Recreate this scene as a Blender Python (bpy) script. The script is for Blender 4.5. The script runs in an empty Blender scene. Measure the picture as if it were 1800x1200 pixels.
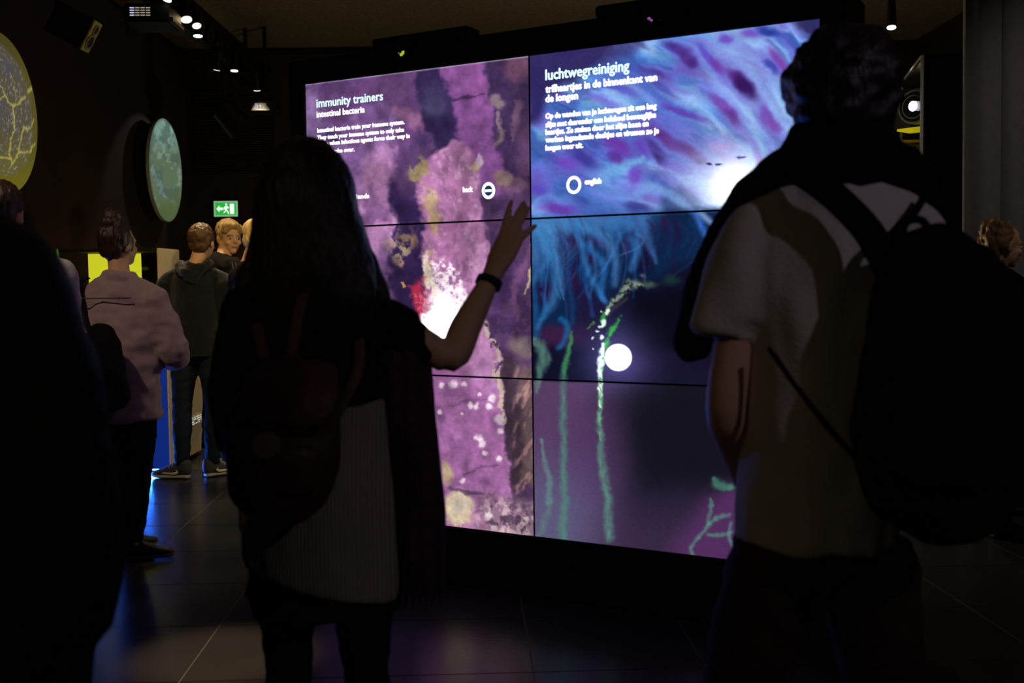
import bpy, bmesh, math, random
import numpy as np
from mathutils import Vector, Matrix, noise as mnoise

random.seed(7)
sc = bpy.context.scene
col = sc.collection

# ------------------------------------------------------------------ camera
F_PX, PITCH, ROLL, CAM_Z = 1886.96, 0.0562023, -0.0121275, 1.36
CAM = Vector((0, 0, CAM_Z))
_R0, _U0 = Vector((1, 0, 0)), Vector((0, math.sin(PITCH), math.cos(PITCH)))
FWD = Vector((0, math.cos(PITCH), -math.sin(PITCH)))
RGT = _R0 * math.cos(ROLL) + _U0 * math.sin(ROLL)
UPV = _U0 * math.cos(ROLL) - _R0 * math.sin(ROLL)
cam_data = bpy.data.cameras.new('camera')
cam = bpy.data.objects.new('camera', cam_data)
col.objects.link(cam)
cam.matrix_world = Matrix(((RGT.x, UPV.x, -FWD.x, CAM.x), (RGT.y, UPV.y, -FWD.y, CAM.y), (RGT.z, UPV.z, -FWD.z, CAM.z), (0, 0, 0, 1)))
cam_data.sensor_width = 36.0
cam_data.lens = F_PX / 1800.0 * 36.0
cam_data.clip_start = 0.05
cam_data.dof.use_dof = True
cam_data.dof.focus_distance = 6.2
cam_data.dof.aperture_fstop = 3.2
sc.camera = cam

# ------------------------------------------------------------------ world, exposure
world = bpy.data.worlds.new('world')
sc.world = world
world.use_nodes = True
world.node_tree.nodes['Background'].inputs[0].default_value = (0.9, 0.75, 0.55, 1)
world.node_tree.nodes['Background'].inputs[1].default_value = 0.004
sc.view_settings.view_transform = 'Standard'
sc.view_settings.look = 'None'
sc.view_settings.exposure = 0.0
sc.view_settings.gamma = 1.0
sc.view_settings.use_curve_mapping = False
sc.cycles.use_denoising = True
sc.cycles.max_bounces = 6

# ------------------------------------------------------------------ helpers
def ray(px, py):
    return RGT * (px - 900) - UPV * (py - 600) + FWD * F_PX
def P(px, py, Y):
    d = ray(px, py)
    return CAM + d * (Y / d.y)
def pix(q):
    d = Vector(q) - CAM
    k = F_PX / d.dot(FWD)
    return 900 + k * d.dot(RGT), 600 - k * d.dot(UPV)
def lin(c):
    c = c / 255.0
    return c / 12.92 if c <= 0.04045 else ((c + 0.055) / 1.055) ** 2.4
def L3(r, g, b):
    return (lin(r), lin(g), lin(b))

def tag(o, label=None, cat=None, group=None, kind=None):
    if label: o['label'] = label
    if cat: o['category'] = cat
    if group: o['group'] = group
    if kind: o['kind'] = kind
    return o
def empty(name, loc=(0, 0, 0), label=None, cat=None, group=None, parent=None):
    o = bpy.data.objects.new(name, None)
    o.empty_display_size = 0.1
    col.objects.link(o)
    o.location = loc
    if parent: attach(o, parent)
    return tag(o, label, cat, group)
def world_pos(o):
    return Vector(o.location) + (world_pos(o.parent) + o.matrix_parent_inverse.translation if o.parent else Vector((0, 0, 0)))
def attach(o, parent):
    # keep world placement: every parent here carries a pure translation
    o.parent = parent
    o.matrix_parent_inverse = Matrix.Translation(-world_pos(parent))
    return o
def link(name, me, mat=None, parent=None, smooth=False):
    o = bpy.data.objects.new(name, me)
    col.objects.link(o)
    if mat is not None:
        me.materials.clear(); me.materials.append(mat)
    if smooth:
        me.polygons.foreach_set('use_smooth', [True] * len(me.polygons))
    if parent is not None: attach(o, parent)
    return o
def from_bm(name, bm, mat, parent=None, smooth=False):
    bmesh.ops.recalc_face_normals(bm, faces=bm.faces)
    me = bpy.data.meshes.new(name)
    bm.to_mesh(me); bm.free()
    return link(name, me, mat, parent, smooth)

def add_box(bm, c, size, rot=None, bevel=0.0):
    m = Matrix.Translation(Vector(c)) @ (rot.to_4x4() if rot else Matrix.Identity(4)) @ Matrix.Diagonal((size[0], size[1], size[2], 1))
    r = bmesh.ops.create_cube(bm, size=1.0, matrix=m)
    if bevel:
        es = set()
        for v in r['verts']: es.update(v.link_edges)
        bmesh.ops.bevel(bm, geom=list(es), offset=bevel, segments=2, affect='EDGES')
def box(name, c, size, mat, parent=None, rot=None, bevel=0.004):
    bm = bmesh.new(); add_box(bm, c, size, rot, bevel)
    return from_bm(name, bm, mat, parent)
def add_ellip(bm, c, r, rot=None, seg=20, rings=14):
    m = Matrix.Translation(Vector(c)) @ (rot.to_4x4() if rot else Matrix.Identity(4)) @ Matrix.Diagonal((r[0], r[1], r[2], 1))
    bmesh.ops.create_uvsphere(bm, u_segments=seg, v_segments=rings, radius=1.0, matrix=m)
def add_cyl(bm, a, b, r0, r1=None, seg=20):
    a, b = Vector(a), Vector(b); d = b - a
    m = Matrix.Translation((a + b) / 2) @ d.to_track_quat('Z', 'Y').to_matrix().to_4x4()
    bmesh.ops.create_cone(bm, cap_ends=True, segments=seg, radius1=r0, radius2=r0 if r1 is None else r1, depth=d.length, matrix=m)
def catmull(vals, sub):
    out = []
    n = len(vals)
    for i in range(n - 1):
        p0, p1, p2, p3 = vals[max(i - 1, 0)], vals[i], vals[i + 1], vals[min(i + 2, n - 1)]
        for k in range(sub):
            t = k / sub
            out.append(0.5 * ((2 * p1) + (-p0 + p2) * t + (2 * p0 - 5 * p1 + 4 * p2 - p3) * t * t + (-p0 + 3 * p1 - 3 * p2 + p3) * t ** 3))
    out.append(vals[-1])
    return out
def add_tube(bm, pts, radii, seg=18, side=(1, 0, 0), sub=4, cap=0.6, fixed=None):
    """lofted ellipse tube: radii = (along side, across) per point; rounded caps"""
    V = [np.array(list(p) + [r if np.isscalar(r) else r[0], r if np.isscalar(r) else r[1]], float) for p, r in zip(pts, radii)]
    if sub > 1 and len(V) > 1: V = catmull(V, sub)
    C = [Vector(v[:3]) for v in V]; A = [max(v[3], 1e-4) for v in V]; B = [max(v[4], 1e-4) for v in V]
    T = []
    for i in range(len(C)):
        t = C[min(i + 1, len(C) - 1)] - C[max(i - 1, 0)]
        T.append(t.normalized())
    rings = []
    def ring(c, a, b, t):
        s = Vector(side); s = s - t * s.dot(t)
        if s.length < 1e-3: s = t.orthogonal()
        s.normalize(); n = t.cross(s)
        return [bm.verts.new(c + s * (a * math.cos(2 * math.pi * k / seg)) + n * (b * math.sin(2 * math.pi * k / seg))) for k in range(seg)]
    if cap > 0:
        m = min(A[0], B[0]) * cap
        for q in (0.15, 0.6): rings.append(ring(C[0] - T[0] * m * math.sqrt(1 - q * q), A[0] * q, B[0] * q, T[0]))
    for c, a, b, t in zip(C, A, B, T): rings.append(ring(c, a, b, t))
    if cap > 0:
        m = min(A[-1], B[-1]) * cap
        for q in (0.6, 0.15): rings.append(ring(C[-1] + T[-1] * m * math.sqrt(1 - q * q), A[-1] * q, B[-1] * q, T[-1]))
    for r0, r1 in zip(rings, rings[1:]):
        for k in range(seg):
            bm.faces.new((r0[k], r0[(k + 1) % seg], r1[(k + 1) % seg], r1[k]))
    bm.faces.new(list(reversed(rings[0]))); bm.faces.new(rings[-1])

def fuse(name, bm, voxel, mat, parent=None, smooth=6, disp=None, post=None):
    """weld overlapping closed shells into one continuous skin"""
    bmesh.ops.recalc_face_normals(bm, faces=bm.faces)
    me = bpy.data.meshes.new(name + '_raw'); bm.to_mesh(me); bm.free()
    tmp = bpy.data.objects.new('tmp', me); col.objects.link(tmp)
    m = tmp.modifiers.new('r', 'REMESH'); m.mode = 'VOXEL'; m.voxel_size = voxel; m.adaptivity = 0.0
    if smooth:
        s = tmp.modifiers.new('s', 'SMOOTH'); s.factor = 0.5; s.iterations = smooth
    dg = bpy.context.evaluated_depsgraph_get()
    out = bpy.data.meshes.new_from_object(tmp.evaluated_get(dg), depsgraph=dg)
    out.name = name
    bpy.data.objects.remove(tmp); bpy.data.meshes.remove(me)
    if disp or post:
        n = len(out.vertices)
        co = np.empty(n * 3); out.vertices.foreach_get('co', co); co = co.reshape(-1, 3)
        if disp:
            no = np.empty(n * 3); out.vertices.foreach_get('normal', no); no = no.reshape(-1, 3)
            amp, (fx, fy, fz) = disp
            d = np.array([mnoise.noise(Vector((c[0] * fx, c[1] * fy, c[2] * fz))) + 0.5 * mnoise.noise(Vector((c[0] * fx * 2.3 + 9, c[1] * fy * 2.3, c[2] * fz * 2.3))) for c in co])
            co = co + no * (d * amp)[:, None]
        if post: co = post(co)
        out.vertices.foreach_set('co', co.ravel()); out.update()
    return link(name, out, mat, parent, smooth=True)

# ------------------------------------------------------------------ materials
MATS = {}
def mat(name, rgb, rough=0.8, spec=0.3, noise_amt=0.25, noise_scale=8.0, bump=0.0, bump_scale=120.0, metal=0.0, stretch=(1, 1, 1), sheen=0.0):
    m = bpy.data.materials.new(name); m.use_nodes = True
    nt = m.node_tree; b = nt.nodes['Principled BSDF']
    b.inputs['Roughness'].default_value = rough
    b.inputs['Metallic'].default_value = metal
    b.inputs['Specular IOR Level'].default_value = spec
    if sheen: b.inputs['Sheen Weight'].default_value = sheen
    tc = nt.nodes.new('ShaderNodeTexCoord'); mp = nt.nodes.new('ShaderNodeMapping')
    mp.inputs['Scale'].default_value = stretch
    nt.links.new(tc.outputs['Object'], mp.inputs['Vector'])
    nz = nt.nodes.new('ShaderNodeTexNoise'); nz.inputs['Scale'].default_value = noise_scale; nz.inputs['Detail'].default_value = 4
    nt.links.new(mp.outputs[0], nz.inputs['Vector'])
    mx = nt.nodes.new('ShaderNodeMix'); mx.data_type = 'RGBA'
    lo = tuple(c * (1 - noise_amt) for c in rgb); hi = tuple(min(1, c * (1 + noise_amt)) for c in rgb)
    mx.inputs[6].default_value = (*lo, 1); mx.inputs[7].default_value = (*hi, 1)
    nt.links.new(nz.outputs['Fac'], mx.inputs[0]); nt.links.new(mx.outputs[2], b.inputs['Base Color'])
    if bump:
        n2 = nt.nodes.new('ShaderNodeTexNoise'); n2.inputs['Scale'].default_value = bump_scale; n2.inputs['Detail'].default_value = 3
        nt.links.new(mp.outputs[0], n2.inputs['Vector'])
        bp = nt.nodes.new('ShaderNodeBump'); bp.inputs['Strength'].default_value = bump; bp.inputs['Distance'].default_value = 0.01
        nt.links.new(n2.outputs['Fac'], bp.inputs['Height']); nt.links.new(bp.outputs[0], b.inputs['Normal'])
    MATS[name] = m
    return m
def emit(name, rgb, strength=1.0):
    m = bpy.data.materials.new(name); m.use_nodes = True
    nt = m.node_tree; nt.nodes.remove(nt.nodes['Principled BSDF'])
    e = nt.nodes.new('ShaderNodeEmission'); e.inputs[0].default_value = (*rgb, 1); e.inputs[1].default_value = strength
    nt.links.new(e.outputs[0], nt.nodes['Material Output'].inputs[0])
    return m
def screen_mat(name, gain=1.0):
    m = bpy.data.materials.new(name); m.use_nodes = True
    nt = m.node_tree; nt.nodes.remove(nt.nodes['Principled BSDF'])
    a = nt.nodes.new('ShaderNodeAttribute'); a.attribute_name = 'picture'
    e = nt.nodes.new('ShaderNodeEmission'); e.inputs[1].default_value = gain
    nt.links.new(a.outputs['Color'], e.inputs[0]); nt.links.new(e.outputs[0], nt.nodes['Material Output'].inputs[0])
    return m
def glass_mat(name, tint=(1, 1, 1), alpha=0.12):
    m = bpy.data.materials.new(name); m.use_nodes = True
    nt = m.node_tree; nt.nodes.remove(nt.nodes['Principled BSDF'])
    t = nt.nodes.new('ShaderNodeBsdfTransparent'); t.inputs[0].default_value = (*tint, 1)
    g = nt.nodes.new('ShaderNodeBsdfGlossy'); g.inputs['Roughness'].default_value = 0.04
    mx = nt.nodes.new('ShaderNodeMixShader'); mx.inputs[0].default_value = alpha
    nt.links.new(t.outputs[0], mx.inputs[1]); nt.links.new(g.outputs[0], mx.inputs[2])
    nt.links.new(mx.outputs[0], nt.nodes['Material Output'].inputs[0])
    return m

M_black = mat('black_paint', (0.006, 0.006, 0.007), 0.55, 0.2)
M_blackmetal = mat('black_metal', (0.012, 0.011, 0.011), 0.45, 0.4)
M_wall = mat('brown_plaster_wall', (0.036, 0.023, 0.015), 0.95, 0.1, 0.4, 3.0, 0.6, 60)
M_wallR = mat('dark_wall', (0.03, 0.022, 0.018), 0.95, 0.1, 0.3, 3.0, 0.4, 60)
M_ceil = mat('wood_wool_ceiling', (0.20, 0.16, 0.105), 0.95, 0.1, 0.65, 26, 1.0, 30)
M_tile = mat('dark_stone_tile', (0.022, 0.022, 0.024), 0.24, 0.2, 0.3, 1.6, 0.04, 60)
M_grout = mat('grout', (0.10, 0.096, 0.088), 0.9)
M_cream = mat('cream_laminate', (0.55, 0.47, 0.33), 0.5, 0.3, 0.08, 3)
M_curtain = mat('grey_curtain_cloth', (0.10, 0.09, 0.088), 0.95, 0.05, 0.2, 20, 0.3, 200, sheen=0.2)
M_glass = glass_mat('clear_glass', (0.93, 0.97, 0.93), 0.07)

def lamp_spot(name, loc, target, watts, rgb, cone=60, blend=0.4, size=0.03, parent=None):
    ld = bpy.data.lights.new(name, 'SPOT'); ld.energy = watts; ld.color = rgb
    ld.spot_size = math.radians(cone); ld.spot_blend = blend; ld.shadow_soft_size = size
    o = bpy.data.objects.new(name, ld); col.objects.link(o)
    o.location = loc
    o.rotation_euler = (Vector(target) - Vector(loc)).to_track_quat('-Z', 'Y').to_euler()
    if parent: attach(o, parent)
    return o

# ------------------------------------------------------------------ the room
WALL_L, WALL_B, WALL_R, CEIL = -3.45, 11.6, 4.3, 3.85
def slab(name, c, s, m, kind='structure'):
    o = box(name, c, s, m, bevel=0)
    return tag(o, kind=kind)
floor = slab('floor', ((WALL_L + WALL_R) / 2, 4.3, -0.06), (WALL_R - WALL_L, 14.6, 0.116), M_grout)
slab('ceiling', ((WALL_L + WALL_R) / 2, 4.3, CEIL + 0.05), (WALL_R - WALL_L + 0.2, 14.8, 0.1), M_ceil)
slab('wall_left', (WALL_L - 0.05, 4.3, CEIL / 2), (0.1, 14.6, CEIL), M_wall)
slab('wall_back', ((WALL_L + WALL_R) / 2, WALL_B + 0.05, CEIL / 2), (WALL_R - WALL_L, 0.1, CEIL), M_wall)
slab('wall_right', (WALL_R + 0.05, 4.3, CEIL / 2), (0.1, 14.6, CEIL), M_wallR)
slab('trim_1', ((WALL_L + WALL_R) / 2, WALL_B - 0.06, CEIL - 0.03), (WALL_R - WALL_L, 0.10, 0.05), M_black)

# floor tiles, each its own piece, grid turned a little against the room
TS, TG = 0.61, 0.004
bm = bmesh.new(); add_box(bm, (0, 0, -0.004), (TS - TG, TS - TG, 0.008), None, 0.0012)
bmesh.ops.recalc_face_normals(bm, faces=bm.faces)
tile_me = bpy.data.meshes.new('floor_tile'); bm.to_mesh(tile_me); bm.free(); tile_me.materials.append(M_tile)
trot = math.radians(2.4)
for i in range(-5, 10):
    for j in range(-8, 11):
        lx, ly = (i + 0.5) * TS, (j + 0.5) * TS
        x0, y0 = -1.235, 5.445
        x = x0 + lx * math.cos(trot) - ly * math.sin(trot); y = y0 + lx * math.sin(trot) + ly * math.cos(trot)
        if not (WALL_L + 0.33 < x < WALL_R - 0.33 and 1.0 < y < WALL_B - 0.33): continue
        t = bpy.data.objects.new('floor_tile', tile_me); col.objects.link(t)
        t.location = (x, y, 0); t.rotation_euler = (0, 0, trot); t.parent = floor

# ------------------------------------------------------------------ picture painting (what the screens show)
def _hash(ix, iy, seed):
    h = (ix.astype(np.int64) * 374761393 + iy.astype(np.int64) * 668265263 + seed * 974711) & 0xffffffff
    h = ((h ^ (h >> 13)) * 1274126177) & 0xffffffff
    h = (h ^ (h >> 16)) & 0xffff
    return h / 65535.0
def vnoise(x, y, seed=0):
    ix, iy = np.floor(x), np.floor(y); fx, fy = x - ix, y - iy
    fx = fx * fx * (3 - 2 * fx); fy = fy * fy * (3 - 2 * fy)
    a, b = _hash(ix, iy, seed), _hash(ix + 1, iy, seed); c, d = _hash(ix, iy + 1, seed), _hash(ix + 1, iy + 1, seed)
    return (a * (1 - fx) + b * fx) * (1 - fy) + (c * (1 - fx) + d * fx) * fy
def fbm(x, y, seed=0, oct=4):
    s, a, t = 0, 0.5, 0
    for k in range(oct):
        s = s + a * vnoise(x, y, seed + k * 17); t += a; a *= 0.55; x = x * 2.03; y = y * 2.03
    return s / t
def sstep(a, b, x):
    t = np.clip((x - a) / (b - a), 0, 1)
    return t * t * (3 - 2 * t)
class Paint:
    def __init__(s, X, Y, base):
        s.X, s.Y = X, Y; s.wx, s.wy = X, Y
        s.img = np.tile(np.array(base, float), (X.size, 1))
    def warp(s, amp, scale, seed=3):
        s.wx = s.X + amp * (fbm(s.X / scale, s.Y / scale, seed) - 0.5) * 2 + amp * 0.5 * (fbm(s.X / scale * 3, s.Y / scale * 3, seed + 5) - 0.5) * 2
        s.wy = s.Y + amp * (fbm(s.X / scale + 31, s.Y / scale, seed + 9) - 0.5) * 2 + amp * 0.5 * (fbm(s.X / scale * 3, s.Y / scale * 3, seed + 15) - 0.5) * 2
    def mix(s, c, m, op=1.0):
        m = np.clip(m * op, 0, 1)[:, None]; c = np.asarray(c, float)
        s.img = s.img * (1 - m) + c * m
    def add(s, c, m): s.img = s.img + np.asarray(c, float) * m[:, None]
    def blob(s, cx, cy, rx, ry, rot=0, soft=0.3):
        a = math.radians(rot); dx, dy = s.wx - cx, s.wy - cy
        u = (dx * math.cos(a) + dy * math.sin(a)) / rx; v = (-dx * math.sin(a) + dy * math.cos(a)) / ry
        return 1 - sstep(1 - soft, 1 + soft, np.sqrt(u * u + v * v))
    def poly(s, pts, soft=6):
        x, y = s.wx, s.wy; n = len(pts); d = np.full(x.shape, 1e9); ins = np.zeros(x.shape, bool)
        for i in range(n):
            x0, y0 = pts[i]; x1, y1 = pts[(i + 1) % n]
            ex, ey = x1 - x0, y1 - y0
            t = np.clip(((x - x0) * ex + (y - y0) * ey) / (ex * ex + ey * ey + 1e-9), 0, 1)
            d = np.minimum(d, np.hypot(x - x0 - t * ex, y - y0 - t * ey))
            if y0 != y1:
                c = ((y0 > y) != (y1 > y)) & (x < (x1 - x0) * (y - y0) / (y1 - y0) + x0); ins ^= c
        return sstep(-soft, soft, np.where(ins, d, -d))
    def line(s, pts, w, soft=0.6):
        x, y = s.wx, s.wy; m = np.zeros(x.shape); n = len(pts)
        ws = w if hasattr(w, '__len__') else [w] * n
        for i in range(n - 1):
            x0, y0 = pts[i]; x1, y1 = pts[i + 1]; ex, ey = x1 - x0, y1 - y0
            t = np.clip(((x - x0) * ex + (y - y0) * ey) / (ex * ex + ey * ey + 1e-9), 0, 1)
            d = np.hypot(x - x0 - t * ex, y - y0 - t * ey) / (ws[i] + (ws[i + 1] - ws[i]) * t)
            m = np.maximum(m, 1 - sstep(1 - soft, 1 + soft, d))
        return m
    def linear(s):
        c = np.clip(s.img, 0, None) / 255.0
        lo = np.where(c <= 0.04045, c / 12.92, ((np.minimum(c, 1) + 0.055) / 1.055) ** 2.4)
        return np.where(c > 1, 1 + (c - 1) * 2.0, lo)
def bez(p, n=12):
    p = [np.array(q, float) for q in p]; out = []
    for k in range(n + 1):
        t = k / n; q = [v for v in p]
        while len(q) > 1: q = [a * (1 - t) + b * t for a, b in zip(q, q[1:])]
        out.append(tuple(q[0]))
    return out

def paint_gut(X, Y):
    p = Paint(X, Y, (60, 40, 84)); rg = np.random.RandomState(4)
    p.warp(15, 48)
    p.mix((84, 56, 104), sstep(.42, .62, fbm(X / 30, Y / 34, 2)), 0.6)
    p.mix((100, 63, 114), p.poly([(520, 130), (738, 100), (744, 200), (715, 262), (690, 300), (650, 250), (600, 235), (520, 250)], 8))
    p.mix((84, 54, 110), p.poly([(520, 120), (660, 110), (640, 150), (520, 175)], 12), 0.7)
    p.mix((120, 92, 140), p.poly([(520, 158), (556, 156), (580, 190), (587, 240), (575, 320), (520, 320)], 7))
    p.mix((122, 84, 142), p.poly([(520, 330), (535, 285), (585, 235), (635, 182), (672, 184), (693, 212), (698, 300), (691, 380), (683, 450), (690, 520), (702, 600), (700, 720), (520, 720)], 5))
    g = p.poly([(640, 290), (660, 250), (690, 240), (698, 300), (691, 380), (683, 450), (690, 520), (702, 600), (700, 720), (600, 720), (610, 420)], 16)
    p.mix((174, 118, 166), g, 0.85)
    p.mix((150, 110, 175), p.blob(672, 215, 22, 36, 0, 0.6), 0.6)
    p.mix((52, 34, 76), p.blob(583, 236, 14, 9, 25, 0.6), 0.9)
    p.mix((92, 58, 112), sstep(.45, .66, fbm(X / 26, Y / 34, 8)), 0.5)
    p.mix((150, 96, 142), p.line([(695, 196), (722, 210), (758, 222), (764, 248)], [10, 12, 10, 7]), 0.85)
    p.mix((88, 58, 104), p.poly([(700, 260), (760, 250), (760, 300), (735, 350), (700, 330)], 10), 0.8)
    # dark teal hollow and second finger
    p.mix((48, 34, 76), p.poly([(735, 110), (776, 108), (800, 170), (802, 255), (770, 262), (745, 225), (735, 170)], 7))
    p.mix((80, 78, 112), p.blob(764, 182, 22, 20, 20, 0.9), 0.6)
    p.mix((128, 74, 140), p.poly([(764, 90), (848, 85), (858, 170), (872, 250), (894, 306), (880, 345), (848, 330), (815, 262), (799, 240), (797, 180), (775, 130)], 6))
    p.mix((140, 76, 144), p.poly([(815, 90), (848, 85), (857, 170), (835, 200), (812, 150)], 14), 0.6)
    p.mix((58, 38, 78), p.line([(800, 180), (830, 178), (848, 168)], [3, 2.5, 2]), 0.7)
    p.mix((62, 42, 82), p.poly([(850, 80), (950, 70), (950, 345), (898, 305), (874, 250), (860, 170)], 6))
    p.mix((118, 74, 104), p.blob(912, 118, 24, 26, 30, 0.5), 0.85)
    p.mix((140, 120, 122), p.blob(872, 184, 12, 14, 30, 0.4), 0.8); p.mix((140, 120, 120), p.line([(873, 205), (882, 225), (874, 250)], 4), 0.7)
    p.mix((112, 78, 104), p.line([(915, 180), (905, 215), (898, 240)], [8, 6, 3]), 0.8)
    p.mix((98, 62, 100), p.poly([(900, 225), (950, 200), (950, 300), (915, 300)], 10), 0.7)
    p.mix((118, 80, 106), p.blob(905, 320, 26, 16, 10, 0.5), 0.8); p.mix((140, 120, 100), p.blob(885, 308, 12, 10), 0.7)
    p.mix((46, 30, 72), p.poly([(693, 330), (735, 318), (752, 360), (745, 420), (752, 500), (742, 560), (700, 560), (688, 470), (690, 400)], 8))
    p.mix((96, 62, 110), p.blob(730, 320, 26, 28, 0, 0.7), 0.7)
    # central finger
    C = [(746, 300), (762, 266), (790, 248), (815, 256), (836, 284), (847, 330), (856, 390), (858, 450), (850, 520), (860, 600), (872, 660), (884, 720), (893, 800), (905, 870), (930, 960), (800, 960), (740, 870), (740, 760), (745, 660), (756, 600), (748, 520), (742, 420), (740, 350)]
    cm = p.poly(C, 5); p.mix((170, 108, 158), cm)
    p.mix((192, 136, 184), p.poly([(822, 380), (850, 370), (858, 450), (850, 520), (845, 545), (825, 500)], 12), 0.7)
    p.mix((196, 140, 180), p.poly([(775, 262), (800, 252), (832, 285), (845, 340), (832, 350), (800, 290)], 10), 0.6)
    p.mix((128, 78, 122), cm * sstep(.48, .66, fbm(X / 14, Y / 20, 21)), 0.5)
    p.mix((205, 160, 195), cm * sstep(.58, .74, fbm(X / 9, Y / 11, 33)), 0.5)
    p.mix((146, 88, 146), p.poly([(740, 640), (872, 640), (893, 800), (905, 870), (880, 910), (760, 880)], 16), 0.75)
    p.mix((188, 130, 180), p.poly([(815, 640), (860, 560), (880, 660), (870, 700), (840, 670)], 14), 0.6)
    # right hollow
    p.mix((80, 52, 92), p.poly([(852, 345), (950, 330), (950, 960), (928, 960), (906, 870), (894, 800), (885, 720), (873, 660), (861, 600), (852, 520), (860, 450)], 5))
    p.mix((58, 37, 78), p.poly([(862, 430), (900, 425), (905, 520), (880, 555), (858, 520)], 8), 0.85)
    p.mix((58, 37, 78), fbm(X / 22, Y / 26, 51) * (X > 862) * (Y > 350) * (Y < 620) > 0.55, 0.6)
    p.mix((116, 70, 112), p.line([(925, 440), (905, 500), (915, 560)], [7, 8, 5]), 0.6)
    p.mix((122, 104, 104), p.blob(914, 612, 22, 18, 15, 0.5), 0.85)
    p.mix((60, 44, 58), p.poly([(880, 630), (905, 640), (915, 720), (925, 850), (905, 862), (893, 800), (884, 720)], 6), 0.95)
    p.mix((104, 84, 74), p.poly([(905, 640), (950, 650), (950, 860), (920, 850), (912, 720)], 8), 0.7)
    p.mix((168, 124, 120), sstep(895, 912, X) * sstep(630, 660, Y) * sstep(.5, .68, fbm((X + Y * .4) / 9, Y / 22, 61)), 0.7)
    p.mix((186, 170, 130), p.line([(934, 420), (933, 470), (932, 520)], 2.5), 0.8)
    p.mix((210, 186, 160), p.line([(857, 560), (868, 620), (878, 690), (885, 740)], [5, 6, 5, 3]) * (fbm(X / 8, Y / 10, 71) > 0.4), 0.8)
    # olive flecks
    for x, y, a, b, r, c in [(742, 302, 15, 20, 20, (146, 128, 84)), (762, 352, 11, 14, 0, (186, 160, 118)), (755, 388, 9, 22, 0, (168, 140, 96)), (716, 416, 14, 20, 0, (124, 98, 78)), (830, 296, 8, 14, 10, (186, 168, 130)), (842, 282, 6, 10, 0, (206, 176, 196)), (700, 440, 20, 12, 30, (160, 140, 110)), (755, 470, 7, 24, 5, (226, 196, 140)), (705, 460, 9, 8, 0, (150, 120, 96)), (690, 405, 6, 20, 0, (190, 140, 170)), (770, 305, 8, 6, 0, (200, 160, 170)), (836, 575, 10, 20, 10, (216, 190, 190))]:
        p.mix(c, p.blob(x, y, a * 1.25, b * 1.25, r, 0.5) * sstep(.36, .56, fbm(X / 11, Y / 13, 205)), 0.9)
    p.warp(5, 18, 40)
    p.mix((200, 180, 146), p.blob(806, 893, 27, 32, 0, 0.25), 0.95); p.mix((168, 160, 160), p.blob(808, 888, 14, 15, 0, 0.6), 0.5)
    p.mix((188, 172, 120), p.blob(786, 830, 10, 22, -10, 0.4), 0.8)
    bt = sstep(848, 895, Y - 0.25 * (X - 860)) * sstep(815, 870, X)
    p.mix((140, 108, 124), bt, 0.8); p.mix((206, 180, 180), bt * sstep(.48, .64, fbm(X / 11, Y / 14, 81)), 0.75); p.mix((74, 54, 80), bt * sstep(.52, .68, fbm(X / 9, Y / 10, 91)), 0.85)
    p.mix((90, 62, 96), p.line([(790, 857), (820, 866), (850, 866)], [2, 4, 2]), 0.85); p.mix((104, 64, 104), p.line([(815, 835), (845, 822), (875, 818)], 2), 0.7)
    p.mix((112, 70, 116), p.line([(790, 712), (825, 706), (862, 700)], 2), 0.6); p.mix((104, 66, 108), p.line([(770, 718), (776, 735)], 6), 0.6)
    for x, y, r in [(775, 678, 5), (797, 676, 7), (816, 676, 5), (844, 691, 4), (828, 714, 5), (839, 715, 5), (812, 726, 3), (843, 770, 5), (848, 780, 6), (853, 796, 4), (877, 736, 8), (880, 758, 5), (876, 806, 5), (814, 845, 4), (773, 725, 4), (836, 768, 4), (860, 715, 5), (866, 700, 6), (858, 905, 5)]:
        p.mix((232, 214, 222), p.blob(x, y, r, r * 1.1, 0, 0.5), 0.85)
    # the bright burst
    p.warp(12, 20, 50)
    p.mix((190, 44, 78), p.poly([(722, 500), (745, 490), (752, 530), (758, 562), (738, 560), (730, 540)], 6) * (fbm(X / 6, Y / 6, 101) > 0.33), 0.95)
    p.mix((236, 90, 120), p.poly([(735, 515), (752, 520), (755, 555), (738, 550)], 5) * (fbm(X / 4, Y / 4, 103) > 0.5), 0.8)
    p.mix((212, 150, 80), p.blob(711, 499, 6, 5), 0.9)
    plume = p.poly([(735, 575), (750, 545), (754, 505), (758, 462), (780, 455), (808, 478), (826, 515), (826, 545), (812, 575), (790, 600), (770, 600)], 7)
    p.mix((255, 235, 245), plume * sstep(0.36, 0.62, fbm(X / 6, Y / 6, 111) + (Y - 478) / 240.0), 0.97)
    hot = p.poly([(738, 570), (757, 550), (768, 528), (795, 524), (812, 552), (805, 575), (785, 600), (770, 595)], 10)
    p.add((420, 400, 420), hot)
    p.mix((255, 240, 210), p.line([(750, 440), (748, 470), (755, 495), (765, 520)], [4, 6, 6, 5]), 0.8)
    p.mix((178, 170, 196), 1 - sstep(1.2, 2.6, Y - (148.3 - 0.1272 * (X - 536))), 0.8)  # lit bezel edge, painted as a pale line along the top
    g0 = p.img.mean(1, keepdims=True); p.img = p.img * .90 + g0 * .10
    m_ = 0.75 * fbm(X / 34, Y / 44, 301, 2) + 0.5 * fbm(X / 13, Y / 16, 311, 2) + 0.15 * fbm(X / 5, Y / 6, 321, 2)
    p.img *= (0.56 + 0.64 * m_)[:, None]
    p.img *= (0.93 + 0.14 * fbm(X / 3.0, Y / 3.0, 7, 2))[:, None]
    return p.linear()

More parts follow.
